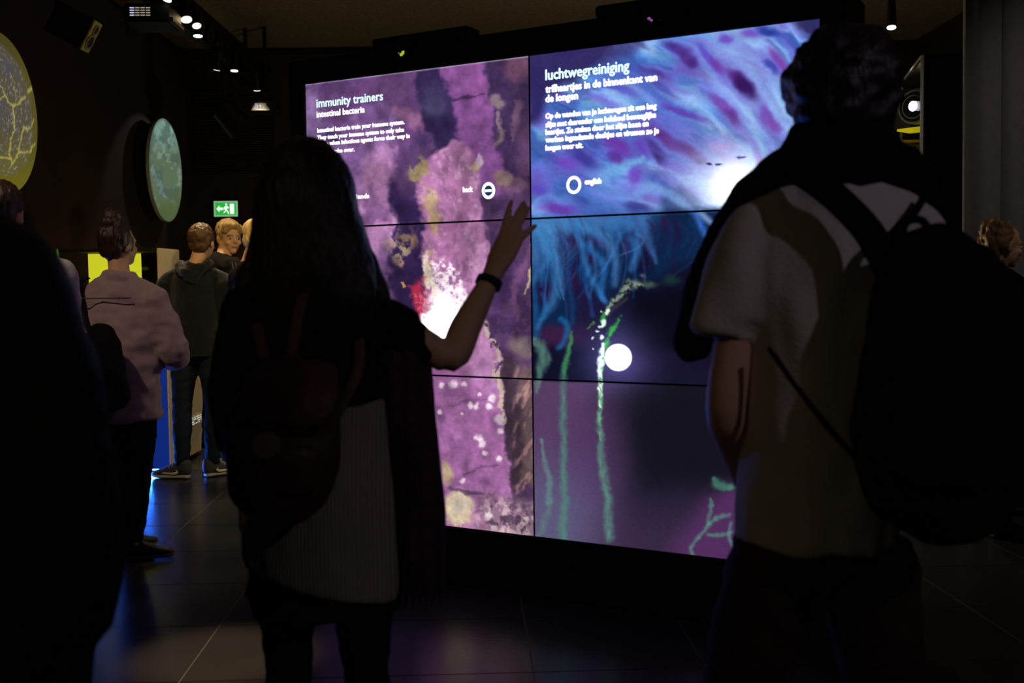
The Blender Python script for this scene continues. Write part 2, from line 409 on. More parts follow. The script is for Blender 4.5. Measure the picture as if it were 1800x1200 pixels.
def paint_cilia(X, Y):
    rg = np.random.RandomState(11)
    p = Paint(X, Y, (70, 104, 186))
    p.warp(10, 90)
    # flowing hair: noise stretched along the stream, bending down towards the right
    ang = np.radians(22 + 22 * sstep(1100, 1420, X) - 10 * sstep(250, 380, Y) + 30 * (fbm(X / 120, Y / 120, 5) - 0.5))
    ca, sa = np.cos(ang), np.sin(ang)
    u = (p.wx - 1180) * ca + (p.wy - 220) * sa; v = -(p.wx - 1180) * sa + (p.wy - 220) * ca
    n1 = fbm(u / 95, v / 30, 3, 3); n2 = fbm(u / 70 + 40, v / 26, 13, 2); n3 = fbm(u / 50, v / 14, 23, 2)
    p.mix((92, 150, 220), sstep(0.36, 0.60, n1)); p.mix((150, 186, 234), sstep(0.50, 0.78, n1 + .10 * sstep(1150, 1350, X)), 0.85)
    p.mix((108, 104, 208), sstep(0.46, 0.70, n2), 0.75); p.mix((104, 56, 152), sstep(0.64, 0.84, n2), 0.6)
    p.mix((40, 66, 146), sstep(0.52, 0.75, fbm(u / 60 + 9, v / 18, 33, 3)), 0.55)
    p.img *= (0.86 + 0.3 * n3)[:, None]
    p.mix((150, 186, 236), p.poly([(1190, 75), (1310, 60), (1430, 150), (1390, 240), (1330, 220), (1240, 170)], 40), 0.5)
    p.mix((46, 34, 88), p.poly([(920, 85), (1085, 70), (1070, 105), (1010, 140), (965, 165), (945, 215), (920, 225)], 12), 0.92)
    p.mix((62, 42, 96), p.poly([(1070, 70), (1140, 60), (1110, 100), (1060, 120)], 12), 0.6)
    p.mix((40, 34, 80), p.poly([(1380, 30), (1470, 20), (1470, 60), (1420, 62)], 10), 0.85)
    for x, y, a, b, r, c, o in [(1192, 80, 18, 10, 20, (62, 30, 92), .9), (1206, 98, 14, 10, 50, (78, 34, 96), .95), (1216, 110, 9, 12, 30, (70, 30, 92), .8), (1247, 104, 22, 7, 50, (90, 50, 150), .7), (1262, 118, 12, 8, 50, (120, 40, 120), .8), (1278, 70, 9, 8, 0, (110, 60, 170), .8), (1350, 58, 16, 8, 20, (36, 48, 120), .9), (1320, 60, 10, 8, 0, (120, 60, 150), .8),
                            (1290, 136, 15, 10, 45, (112, 30, 92), .9), (1304, 150, 22, 12, 42, (54, 18, 70), .97), (1368, 110, 18, 9, 45, (128, 50, 132), .85), (1352, 118, 10, 7, 30, (56, 56, 130), .8), (1190, 192, 20, 6, 15, (96, 40, 122), .85), (1215, 206, 18, 6, 15, (86, 44, 128), .7), (1272, 190, 24, 10, 35, (130, 52, 132), .85), (1284, 206, 14, 8, 40, (90, 30, 96), .8), (1348, 205, 18, 8, 60, (116, 48, 130), .8), (1362, 222, 12, 7, 50, (120, 44, 120), .7),
                            (1180, 254, 32, 11, 28, (88, 26, 92), .95), (1216, 270, 24, 13, 30, (70, 22, 84), .97), (1230, 280, 8, 8, 0, (34, 22, 66), .9), (1268, 255, 18, 7, 5, (150, 90, 180), .8), (1084, 262, 20, 14, 25, (112, 44, 128), .9), (1080, 280, 12, 10, 20, (90, 34, 110), .7), (1128, 262, 14, 14, 50, (104, 50, 140), .8), (1155, 272, 22, 10, 45, (60, 30, 90), .85), (1160, 284, 12, 7, 40, (40, 24, 76), .8), (1118, 310, 9, 14, 0, (112, 56, 150), .85),
                            (1000, 285, 16, 10, 15, (120, 58, 150), .8), (1025, 282, 22, 9, 30, (56, 40, 110), .7), (985, 365, 24, 11, 5, (104, 48, 132), .9), (950, 332, 14, 9, 0, (96, 60, 150), .75), (1125, 362, 18, 8, 0, (50, 40, 100), .85), (1190, 298, 16, 9, 10, (104, 70, 170), .7), (1155, 320, 12, 8, 30, (46, 60, 130), .8), (1180, 335, 14, 8, 30, (30, 44, 110), .85), (1090, 160, 24, 8, 20, (84, 62, 150), .6), (1140, 160, 30, 9, 25, (78, 84, 170), .6), (1160, 150, 26, 7, 25, (66, 44, 110), .55)]:
        p.mix((104, 92, 200), p.blob(x, y, a * 1.9, b * 1.5, r + 4, 0.8), o * .6); p.mix((c[0] * .95, c[1] * 1.15, min(c[2] * 1.25, 190)), p.blob(x, y, a * 1.3, b * .9, r + 4, 0.6), o)
    p.mix((20, 40, 96), p.poly([(1165, 345), (1200, 325), (1228, 350), (1240, 385), (1170, 385)], 10), 0.8)
    p.warp(6, 30, 77)
    p.mix((120, 190, 232), p.line([(1060, 310), (1075, 300), (1100, 290), (1130, 278)], [12, 10, 7, 4], 0.9), 0.6); p.mix((112, 166, 232), p.line([(1120, 340), (1150, 330), (1190, 345), (1215, 370)], [6, 9, 9, 6], 0.8), 0.6)
    p.mix((112, 160, 228), p.blob(1075, 330, 40, 26, 20, 0.8), 0.5)
    # white glow at the lower right
    d = np.hypot((X - 1285) / 1.15, (Y - 322) / 1.0)
    gl = np.exp(-(d / 78) ** 2); p.mix((205, 218, 250), gl, 1.0); d2_ = np.hypot(X - 1298, Y - 332); p.add((210, 200, 180), np.exp(-(d2_ / 40) ** 2))
    p.mix((40, 34, 90), p.blob(1248, 288, 5, 2.5), 0.9); p.mix((40, 34, 90), p.blob(1262, 289, 5, 2.5), 0.9); p.mix((60, 50, 120), p.blob(1302, 276, 9, 2.5, 5), 0.8)
    # middle row and below: hair ends over dark water
    low = sstep(372, 392, Y + 0.046 * (X - 934))
    top = p.img.copy()
    p.img = np.tile(np.array((12, 12, 32), float), (X.size, 1))
    p.mix((30, 34, 66), fbm(X / 60, Y / 40, 42), 0.5)
    p.mix((34, 24, 62), p.blob(985, 520, 70, 60, 0, 0.9), 0.8); p.mix((60, 28, 66), p.blob(975, 585, 50, 20, 0, 0.8), 0.8)
    def S6(*pts): return [(923 + x / 3.409, 351 + y / 3.409) for x, y in pts]
    p.warp(5, 60, 55)
    p.mix((12, 36, 72), p.poly(S6((20, 60), (1110, 30), (1080, 180), (990, 380), (800, 470), (600, 480), (480, 600), (300, 480), (290, 760), (60, 830), (20, 800)), 18), 0.95)
    p.mix((46, 92, 152), p.poly(S6((20, 60), (800, 60), (760, 200), (560, 200), (300, 230), (200, 420), (20, 500)), 24), 0.85)
    p.mix((72, 122, 180), p.poly(S6((20, 80), (620, 70), (520, 160), (250, 180), (150, 330), (30, 380)), 22), 0.75)
    p.mix((14, 40, 80), p.poly([(1225, 360), (1470, 340), (1470, 450), (1330, 480), (1215, 450)], 18), 0.9)
    for x, y, ra, rb, rr_, c_, o_ in [(290, 240, 34, 40, 20, (48, 22, 66), .9), (440, 250, 70, 28, 25, (62, 34, 86), .85), (610, 270, 24, 50, 0, (58, 34, 88), .8), (840, 140, 26, 44, 0, (52, 18, 58), .8), (655, 190, 18, 30, 0, (26, 26, 64), .8), (720, 320, 30, 90, 10, (10, 18, 44), .85), (395, 350, 34, 60, 10, (34, 22, 62), .85), (300, 480, 26, 70, 0, (44, 16, 56), .8), (120, 560, 46, 60, 0, (38, 14, 54), .9), (150, 400, 36, 70, -10, (14, 30, 70), .8), (170, 800, 90, 50, 0, (58, 28, 64), .9), (700, 400, 60, 60, 0, (10, 16, 40), .8), (920, 180, 30, 70, 0, (34, 18, 58), .6)]:
        p.mix(c_, p.blob(923 + x / 3.409, 351 + y / 3.409, ra / 3.409, rb / 3.409, rr_, 0.7), o_)
    for k in range(150):
        x0 = rg.uniform(932, 1240) if k < 110 else rg.uniform(1240, 1440); t = min((x0 - 930) / 320, 1.0)
        Ln = rg.uniform(50, 150) * (1 - 0.45 * t); bend = rg.uniform(-50, 20) if x0 > 985 else rg.uniform(-5, 50)
        y0 = 383 - 0.046 * (x0 - 934) + rg.uniform(-6, 50)
        pts = bez([(x0, y0), (x0 + rg.uniform(10, 36), y0 + Ln * .35), (x0 + bend * .3 + 8, y0 + Ln * .7), (x0 + bend, y0 + Ln)], 9)
        c = [(48, 112, 180), (30, 84, 150), (84, 140, 196), (44, 24, 66), (12, 20, 50)][rg.randint(5)]
        if t > .6: c = [(18, 50, 92), (12, 30, 66), (40, 18, 60)][rg.randint(3)]
        w = rg.uniform(1.5, 5.0); p.mix(c, p.line(pts, [w * (1 - 0.6 * i / 9) for i in range(10)], 1.0), rg.uniform(.15, .5))
    for pts, w0, w1, c_, o_ in [([(60, 160), (150, 270), (230, 390), (235, 490), (180, 600), (110, 680), (80, 770)], 15, 3.5, (62, 132, 192), .8), ([(90, 150), (300, 130), (490, 160), (575, 260), (545, 400), (525, 500)], 12, 5, (72, 132, 194), .8), ([(560, 110), (700, 130), (700, 280), (640, 410)], 10, 6, (62, 120, 190), .75), ([(690, 100), (735, 210), (755, 300), (785, 380)], 9, 3, (72, 130, 200), .75), ([(310, 140), (345, 260), (350, 380), (420, 520), (485, 605)], 6, 4, (50, 126, 196), .8), ([(350, 260), (470, 330), (515, 400), (445, 470), (440, 540), (475, 595)], 6, 4, (46, 116, 190), .8), ([(40, 500), (100, 410), (140, 330)], 4, 5, (50, 116, 180), .7), ([(45, 480), (62, 600), (55, 700), (75, 810)], 4, 6, (26, 92, 150), .8), ([(350, 400), (375, 520), (400, 690)], 5, 3, (24, 70, 140), .8), ([(215, 715), (275, 750), (265, 840), (205, 885)], 4, 4, (26, 112, 172), .9), ([(260, 420), (275, 560), (270, 700), (278, 740)], 5, 3, (22, 66, 120), .7), ([(1000, 60), (1050, 120), (1085, 200)], 5, 5, (70, 130, 236), .9), ([(1050, 70), (1110, 130), (1130, 140)], 5, 4, (170, 200, 255), .9), ([(100, 560), (150, 640), (90, 720)], 3, 3, (30, 100, 170), .6)]:
        pp = bez(S6(*pts), 14); p.mix(c_, p.line(pp, [(w0 + (w1 - w0) * i / 14) * 1.1 for i in range(15)], 1.0) * (0.6 + 0.5 * fbm(X / 7, Y / 12, 601)), o_ * .82)
    p.mix((30, 70, 60), p.blob(923 + 880 / 3.409, 351 + 490 / 3.409, 14, 8, 0, .9), .6)
    p.mix((8, 8, 20), p.poly([(1120, 520), (1200, 508), (1270, 505), (1270, 660), (1115, 660), (1095, 600)], 18), 0.8)
    p.mix((30, 24, 52), p.poly([(1060, 640), (1250, 600), (1260, 672), (1060, 672)], 20), 0.6)
    # lowest screen
    b3 = sstep(664, 672, Y - 0.033 * (X - 936))
    b3img = np.tile(np.array((26, 22, 38), float), (X.size, 1)); keep = p.img; p.img = b3img
    p.mix((92, 64, 104), 1 - sstep(1010, 1140, X + 30 * (fbm(X / 50, Y / 50, 62) - .5) - 0.1 * (Y - 800)), 0.9)
    p.mix((94, 92, 126), sstep(740, 900, Y) * (1 - sstep(1010, 1130, X)), 0.8)
    p.mix((62, 46, 76), sstep(800, 960, Y) * sstep(980, 1110, X), 0.75)
    p.mix((84, 46, 94), p.poly([(1300, 840), (1240, 880), (1180, 960), (1180, 1010), (1460, 1010), (1460, 820)], 30), 0.9)
    p.mix((18, 18, 28), p.poly([(1110, 676), (1460, 685), (1460, 800), (1240, 850), (1150, 850), (1120, 760)], 30), 0.75)
    p.mix((78, 48, 92), p.blob(1040, 800, 50, 70, 0, 0.9), 0.4)
    p.img = keep * (1 - b3)[:, None] + p.img * b3[:, None]
    # green threads
    _mx = p.mix; gn = 0.45 + 0.75 * fbm(X / 5, Y / 13, 501); p.mix = lambda c, m, op=1.0: _mx(c, m * np.clip(gn, 0, 1), op)
    p.warp(5, 22, 88)
    p.mix((92, 140, 122), p.line([(940, 600), (952, 606), (958, 628), (948, 660), (944, 690)], [6, 9, 9, 6, 3], 0.7), 0.8)
    p.mix((78, 140, 118), p.line([(1003, 590), (1000, 620), (992, 660), (990, 760), (992, 850), (990, 945)], [3, 4, 5.5, 5.5, 6, 7.5], 0.9), 0.8)
    p.mix((44, 130, 50), p.line([(1006, 585), (1001, 620), (994, 660)], [3, 3, 2], 0.7), 0.8)
    p.mix((92, 150, 128), p.line([(1056, 690), (1054, 740), (1060, 820), (1068, 880), (1070, 945)], [4, 4.5, 6, 7, 7.5], 0.9), 0.8)
    p.mix((100, 150, 140), p.line([(950, 770), (958, 810), (968, 850), (966, 885)], [2.5, 4, 5, 5], 0.7), 0.65); p.mix((88, 140, 124), p.line([(966, 885), (955, 930), (945, 945)], [4, 6, 6], 0.8), 0.5)
    p.mix((70, 140, 110), p.line([(1285, 855), (1262, 850), (1258, 842)], [6, 7, 5], 0.8), 0.9)
    for pts in [[(1282, 905), (1262, 902), (1245, 920), (1230, 945), (1212, 960)], [(1250, 880), (1252, 900), (1246, 920)], [(1285, 935), (1262, 945), (1245, 940)], [(1212, 960), (1220, 975)], [(1290, 965), (1275, 950), (1285, 920)]]:
        p.mix((86, 150, 128), p.line(bez(pts), 3.2, 0.9), 0.75)
    p.mix = _mx
    p.mix((150, 176, 140), p.line(S6((700, 510), (620, 515), (570, 570), (530, 600), (495, 650)), [3, 8, 5, 4, 3], 0.9) * sstep(.3, .55, fbm(X / 6, Y / 6, 97)), 0.8)
    p.mix((84, 110, 84), p.blob(923 + 745 / 3.409, 351 + 505 / 3.409, 11, 6, 0, .8), 0.7); p.mix((120, 130, 140), p.blob(923 + 712 / 3.409, 351 + 460 / 3.409, 5, 4, 0, .8), 0.5)
    p.mix((70, 60, 60), p.line(S6((610, 590), (540, 640), (500, 690)), [3, 4, 3], .9), .6)
    p.mix((36, 160, 36), p.line(S6((580, 690), (535, 765), (495, 830), (470, 900), (462, 1040), (440, 1180)), [1.5, 4, 5.5, 5, 3, 3], 0.8) * sstep(.3, .55, fbm((X + Y * .5) / 4, Y / 9, 131)), 0.9)
    p.mix((60, 190, 50), p.line(S6((470, 680), (465, 720), (450, 760)), [3, 4, 2], .8), .7); p.mix((70, 130, 50), p.line(S6((375, 770), (410, 735)), [1.2, 2], .8), .8)
    for x, y, r in [(495, 665, 3.6), (485, 680, 3), (470, 735, 4.5), (458, 750, 3), (440, 755, 2), (457, 828, 3.4), (430, 790, 1.8), (412, 825, 1.8), (450, 672, 1.8), (408, 892, 1.2)]:
        p.mix((226, 250, 226), p.blob(923 + x / 3.409, 351 + y / 3.409, r, r * 1.2, 20, .5), .95)
    p.mix((225, 255, 225), p.line(S6((462, 870), (458, 960), (452, 1040), (456, 1120), (450, 1230)), [3.5, 6, 4, 4, 2.5], 0.5) * sstep(.25, .45, fbm(X / 4, Y / 6, 107)), 0.97)
    p.mix((110, 190, 130), p.line([(1057, 690), (1055, 730), (1053, 770)], [4, 3, 2], .8) * sstep(.35, .55, fbm(X / 4, Y / 8, 108)), 0.7)
    dd = np.hypot(X - 1087, Y - 628)
    p.add((80, 72, 120), np.exp(-(dd / 56) ** 2) * 0.8); p.add((500, 500, 520), 1 - sstep(21, 25, dd))
    p.img = top * (1 - low)[:, None] + p.img * low[:, None]
    p.img *= (0.94 + 0.12 * fbm(X / 3.0, Y / 3.0, 7, 2))[:, None]
    return p.linear()

# ------------------------------------------------------------------ video wall
W_TH = 0.510264524
W_U = Vector((math.cos(W_TH), -math.sin(W_TH), 0)); W_N = Vector((-math.sin(W_TH), -math.cos(W_TH), 0)); W_Z = Vector((0, 0, 1))
W_O = Vector((0.0867246, 4.5843327, CAM_Z + 0.9473858))          # top of the middle seam
PW, PH = 1.213, 0.684
W_ROT = Matrix((W_U, -W_N, W_Z)).transposed()                     # local x along the wall, y into it, z up
def wall(u, v, n=0.0): return W_O + W_U * u - W_Z * v + W_N * n
def wall_uv(px, py):
    d = ray(px, py); t = (W_O - CAM).dot(W_N) / d.dot(W_N); q = CAM + d * t - W_O
    return q.dot(W_U), -q.z
M_screen = screen_mat('lit_screen_picture', 1.0)
M_bezel = mat('black_bezel', (0.008, 0.008, 0.011), 0.5, 0.3)
vw = empty('video_wall', (W_O.x, W_O.y, 0), 'tall black video wall of six screens showing purple and blue microscope pictures', 'video wall')
NX, NY = 340, 192
for c in range(2):
    for r in range(3):
        u0, u1 = (c - 1) * PW + 0.004, c * PW - 0.004; v0, v1 = r * PH + 0.004, (r + 1) * PH - 0.004
        if r == 0: v0 -= 0.002
        uu, vv = np.meshgrid(np.linspace(u0, u1, NX), np.linspace(v0, v1, NY))
        uu, vv = uu.ravel(), vv.ravel()
        O, U = np.array(W_O), np.array(W_U)
        q = O + uu[:, None] * U + vv[:, None] * np.array((0, 0, -1.0))
        d = q - np.array(CAM); k = F_PX / (d @ np.array(FWD))
        X, Y = 900 + k * (d @ np.array(RGT)), 600 - k * (d @ np.array(UPV))
        rgb = paint_gut(X, Y) if c == 0 else paint_cilia(X, Y)
        idx = np.arange(NX * NY).reshape(NY, NX)
        faces = np.stack([idx[:-1, :-1], idx[1:, :-1], idx[1:, 1:], idx[:-1, 1:]], -1).reshape(-1, 4)
        me = bpy.data.meshes.new('screen_panel')
        me.vertices.add(len(q)); me.vertices.foreach_set('co', (q + np.array(W_N) * 0.001).ravel())
        me.loops.add(faces.size); me.loops.foreach_set('vertex_index', faces.ravel())
        me.polygons.add(len(faces)); me.polygons.foreach_set('loop_start', np.arange(len(faces)) * 4)
        me.update(calc_edges=True); me.validate()
        at = me.color_attributes.new('picture', 'FLOAT_COLOR', 'POINT')
        at.data.foreach_set('color', np.concatenate([rgb, np.ones((len(rgb), 1))], 1).ravel())
        s = link('screen_panel', me, M_screen, vw, smooth=True)
        s['label'] = [['upper screen with purple tissue and english text', 'middle screen with purple tissue and white burst', 'lowest screen with purple tissue'], ['upper screen with blue cilia and dutch text', 'middle screen with blue hair ends and white dot', 'lowest screen with green threads on dark purple']][c][r]
        # body of the display behind its picture, with its thin black rim
        b = bmesh.new(); uc, vc = (u0 + u1) / 2, (r + 0.5) * PH
        add_box(b, wall(uc, vc, -0.0415), (PW - 0.0015, 0.08, PH - 0.0015), W_ROT, 0.0)
        from_bm('display_housing', b, M_bezel, s)
        if c == 0 and r == 0: PAN_L = s
        if c == 1 and r == 0: PAN_R = s
# frame around the screens, base and back
def wbox(name, u0, u1, v0, v1, n0, n1, m, parent, bev=0.003):
    b = bmesh.new(); add_box(b, wall((u0 + u1) / 2, (v0 + v1) / 2, (n0 + n1) / 2), (u1 - u0, n1 - n0, v1 - v0), W_ROT, bev)
    return from_bm(name, b, m, parent)
ZTOP = W_O.z
wbox('top_frame', -PW - 0.09, PW + 0.09, -0.112, -0.002, -0.34, 0.012, M_bezel, vw)
wbox('side_frame', -PW - 0.09, -PW - 0.001, -0.0019, 3 * PH, -0.34, 0.012, M_bezel, vw)
wbox('side_frame', PW + 0.001, PW + 0.09, -0.0019, 3 * PH, -0.34, 0.012, M_bezel, vw)
wbox('base', -PW - 0.09, PW + 0.09, 3 * PH + 0.0015, ZTOP - 0.002, -0.34, 0.012, M_bezel, vw)
wbox('back_panel', -PW - 0.088, PW + 0.088, 0.0, 3 * PH, -0.36, -0.30, M_bezel, vw)
M_litedge = mat('lit_edge_strip', (0.35, 0.32, 0.25), 0.4, 0.5)
wbox('lit_edge_line', -PW - 0.09, -PW + 0.38, -0.1145, -0.1122, -0.02, 0.0125, M_litedge, vw, 0)  # lit stretch of the frame edge, its light put into a pale strip

# ------------------------------------------------------------------ writing on the screens
M_text = emit('white_screen_lettering', (1, 0.97, 1), 1.5)
M_head = emit('cyan_white_screen_lettering', (0.62, 0.97, 1.0), 1.5)
def text_on(name, s, x0, y0, x1, y1, hpx, m, parent, bold=1.0):
    """one line of lettering lying on the screen; ends and x-height measured on the photograph; bold = thickening in pixels"""
    cu = bpy.data.curves.new(name, 'FONT'); cu.body = s; cu.size = 1.0; cu.resolution_u = 2
    o = bpy.data.objects.new('t', cu); col.objects.link(o)
    dg = bpy.context.evaluated_depsgraph_get()
    me = bpy.data.meshes.new_from_object(o.evaluated_get(dg), depsgraph=dg); bpy.data.objects.remove(o); bpy.data.curves.remove(cu)
    n = len(me.vertices); co = np.empty(n * 3); me.vertices.foreach_get('co', co); co = co.reshape(-1, 3)
    faces = [tuple(p.vertices) for p in me.polygons]; bpy.data.meshes.remove(me)
    w = co[:, 0].max() - co[:, 0].min()
    a, b = wall_uv(x0, y0), wall_uv(x1, y1); ppm = 414.0
    sx = (b[0] - a[0] - 1.6 * bold / ppm) / w; sy = hpx / ppm / 0.53
    uu = a[0] + 0.8 * bold / ppm + (co[:, 0] - co[:, 0].min()) * sx; vv = (a[1] + b[1]) / 2 - co[:, 1] * sy
    q = np.array(W_O) + uu[:, None] * np.array(W_U) + vv[:, None] * np.array((0, 0, -1.0)) + np.array(W_N) * 0.0025
    vs, fs = [], []
    for k, (du, dv) in enumerate([(-.8, 0), (.8, 0), (0, -.6), (0, .6), (-.5, -.4), (.5, .4)]):
        fs += [tuple(i + k * n for i in f) for f in faces]
        vs.append(q + (du * bold / ppm) * np.array(W_U) + np.array((0, 0, dv * bold / ppm)) + np.array(W_N) * 0.0001 * k)
    me = bpy.data.meshes.new(name); me.from_pydata([tuple(v) for v in np.concatenate(vs)], [], fs); me.update()
    return link(name, me, m, parent)
def ring_icon(px, py, ro, ri, m, parent, bar=False):
    u, v = wall_uv(px, py); b = bmesh.new(); N = 40; k = 1 / 400.0
    vs = [[b.verts.new(wall(u + rr * k * math.cos(t), v + rr * k * 1.1 * math.sin(t), nn)) for t in [2 * math.pi * i / N for i in range(N)]] for rr, nn in ((ro, .001), (ro, .003), (ri, .003), (ri, .001))]
    for a in range(4):
        for i in range(N): b.faces.new((vs[a][i], vs[a][(i + 1) % N], vs[(a + 1) % 4][(i + 1) % N], vs[(a + 1) % 4][i]))
    if bar: add_box(b, wall(u, v, 0.002), (13 * k, 0.002, 4.5 * k), W_ROT)
    return from_bm('button_ring', b, m, parent)
text_on('heading_text', 'immunity trainers', 557, 190, 674, 175, 12.5, M_head, PAN_L, 0.7)
text_on('subheading_text', 'intestinal bacteria', 557, 206, 642, 198, 9, M_text, PAN_L, 0.9)
for s, x1, y0, y1 in [('Intestinal bacteria train your immune system.', 712, 234, 217), ('They teach your immune system to only take', 711, 247, 230), ('action when infectious agents force their way in', 721, 259, 240)]:
    text_on('body_text', s, 558, y0, x1, y1, 6.2, M_text, PAN_L, 0.9)
text_on('body_text', 'and take over.', 572, 271, 624, 265, 6.2, M_text, PAN_L, 0.9)
text_on('button_text', 'nederlands', 600, 351, 650, 347.5, 6.5, M_text, PAN_L, 0.9)
text_on('button_text', 'back', 814, 338, 832, 336.5, 7, M_text, PAN_L, 1.0)
ring_icon(859, 335, 13.2, 8.2, M_text, PAN_L, True)
M_iconbg = emit('teal_button_fill', L3(22, 52, 92), 1.0)
def disc_icon(px, py, r, m, parent):
    u, v = wall_uv(px, py); b = bmesh.new(); k = 1 / 400.0
    f = [b.verts.new(wall(u + r * k * math.cos(2 * math.pi * i / 32), v + r * k * 1.1 * math.sin(2 * math.pi * i / 32), 0.0016)) for i in range(32)]
    b.faces.new(f); return from_bm('button_fill', b, m, parent)
disc_icon(859, 335, 8.4, M_iconbg, PAN_L)
ring_icon(585, 354, 13.2, 8.2, M_text, PAN_L)
text_on('heading_text', 'luchtwegreiniging', 959, 141, 1107, 124, 13.5, M_head, PAN_R, 1.0)
text_on('subheading_text', 'trilhaartjes in de binnenkant van', 959, 163, 1156, 142, 9.5, M_text, PAN_R, 1.25)
text_on('subheading_text', 'de longen', 959, 180, 1017, 174, 9.5, M_text, PAN_R, 1.25)
for s, x1, y0, y1 in [('Op de wanden van je luchtwegen zit een laag', 1155, 208.5, 191), ('slijm met daaronder een heleboel beweeglijke', 1154, 224, 206), ('haartjes. Ze steken door het slijm heen en', 1141, 237, 221.5), ('werken ingeademde deeltjes en virussen zo je', 1159, 251, 233.5), ('longen weer uit.', 1026, 265, 259)]:
    text_on('body_text', s, 959, y0, x1, y1, 7.0, M_text, PAN_R, 1.35)
text_on('button_text', 'english', 1028, 324, 1058, 322, 7.0, M_text, PAN_R, 1.35)
ring_icon(1009, 325, 13.6, 8.6, M_text, PAN_R)

# boxes lying along the top edge of the wall and the little camera sensors on its top rail
for px0, px1, lab in [(656, 823, 'long flat black box on the video wall top edge above the purple screens'), (1048, 1262, 'long flat black box on the video wall top edge above the blue screens')]:
    u0, u1 = wall_uv(px0, 90)[0], wall_uv(px1, 30)[0]
    t = empty('sensor_box', wall((u0 + u1) / 2, -0.112, -0.05), lab, 'box', 'flat boxes on the video wall')
    wbox('box_body', u0, u1, -0.162, -0.116, -0.10, 0.010, M_black, t, 0.006)
    for k in (0.15, 0.85): wbox('foot_pad', u0 + (u1 - u0) * k - 0.03, u0 + (u1 - u0) * k + 0.03, -0.117, -0.1121, -0.09, 0.0, M_black, t, 0)
M_lensglass = mat('camera_lens_glass', (0.01, 0.01, 0.012), 0.08, 0.8)
M_gglint = emit('green_yellow_glint', (0.45, 0.62, 0.02), 0.8); M_pglint = emit('violet_glint', (0.45, 0.10, 0.5), 0.6)  # lens reflections, put on as small glowing spots
for px, py, lab, glints in [(716, 97, 'small black camera sensor with green lens glint on video wall rail', [(-0.018, M_pglint, .004), (-0.004, M_gglint, .009), (0.006, M_gglint, .010)]), (1156, 37, 'small black camera sensor with violet lens glint on video wall rail', [(-0.020, M_pglint, .007), (-0.010, M_pglint, .006)])]:
    u, v = wall_uv(px, py)
    t = empty('camera_sensor', wall(u, v + 0.022, 0.012), lab, 'camera', 'camera sensors on the video wall')
    wbox('camera_body', u - 0.045, u + 0.045, v - 0.016, v + 0.016, 0.0125, 0.04, M_black, t, 0.006)
    b = bmesh.new(); add_cyl(b, wall(u + 0.026, v, 0.035), wall(u + 0.026, v, 0.046), 0.011); from_bm('camera_lens', b, M_lensglass, t, True)
    for k, (du, m, rr) in enumerate(glints):
        b = bmesh.new(); add_ellip(b, wall(u + du, v + (0.004 if k % 2 else -0.004), 0.041), (rr, rr * .5, rr * .8), W_ROT, 10, 8); from_bm('lens_glint', b, m, t, True)

# ------------------------------------------------------------------ round projection screens on the left wall
def round_screen(name, label, cx, cy, Y, R, paint, rim_m):
    c = P(cx, cy, Y); t = empty(name, c, label, 'projection screen', 'round projection screens')
    # the disc hangs parallel to the left wall, facing +X
    N = 72; idx = {}; q = []; 
    for i in range(N):
        rr = R * i / (N - 1)
        for j in range(128):
            a = 2 * math.pi * j / 128; q.append((c.x, c.y + rr * math.cos(a), c.z + rr * math.sin(a)))
    q = np.array(q); faces = []
    for i in range(N - 1):
        for j in range(128): faces.append((i * 128 + j, (i + 1) * 128 + j, (i + 1) * 128 + (j + 1) % 128, i * 128 + (j + 1) % 128))
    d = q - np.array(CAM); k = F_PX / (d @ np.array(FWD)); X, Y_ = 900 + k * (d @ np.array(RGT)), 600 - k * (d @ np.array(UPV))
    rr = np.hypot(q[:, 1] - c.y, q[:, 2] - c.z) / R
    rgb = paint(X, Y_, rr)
    me = bpy.data.meshes.new('glowing_projection'); me.from_pydata([tuple(v) for v in q], [], faces); me.validate()
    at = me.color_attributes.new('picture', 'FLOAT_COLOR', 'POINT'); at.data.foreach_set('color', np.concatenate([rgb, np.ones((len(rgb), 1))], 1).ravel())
    link('glowing_projection', me, M_screen, t, smooth=True)  # the projector's light is put in as glowing colour on the disc
    b = bmesh.new(); add_cyl(b, c + Vector((-0.032, 0, 0)), c + Vector((-0.002, 0, 0)), R, None, 96); from_bm('disc_board', b, rim_m, t)
    b = bmesh.new(); add_box(b, ((c.x - 0.03 + WALL_L) / 2, c.y - 0.02, c.z - 0.16), (c.x - 0.034 - WALL_L, 0.05, 0.03)); from_bm('wall_bracket', b, M_black, t)
    b = bmesh.new(); add_box(b, ((c.x - 0.03 + WALL_L) / 2, c.y, c.z + R - 0.06), (c.x - 0.034 - WALL_L, 0.05, 0.03)); from_bm('wall_bracket', b, M_black, t)
    return c
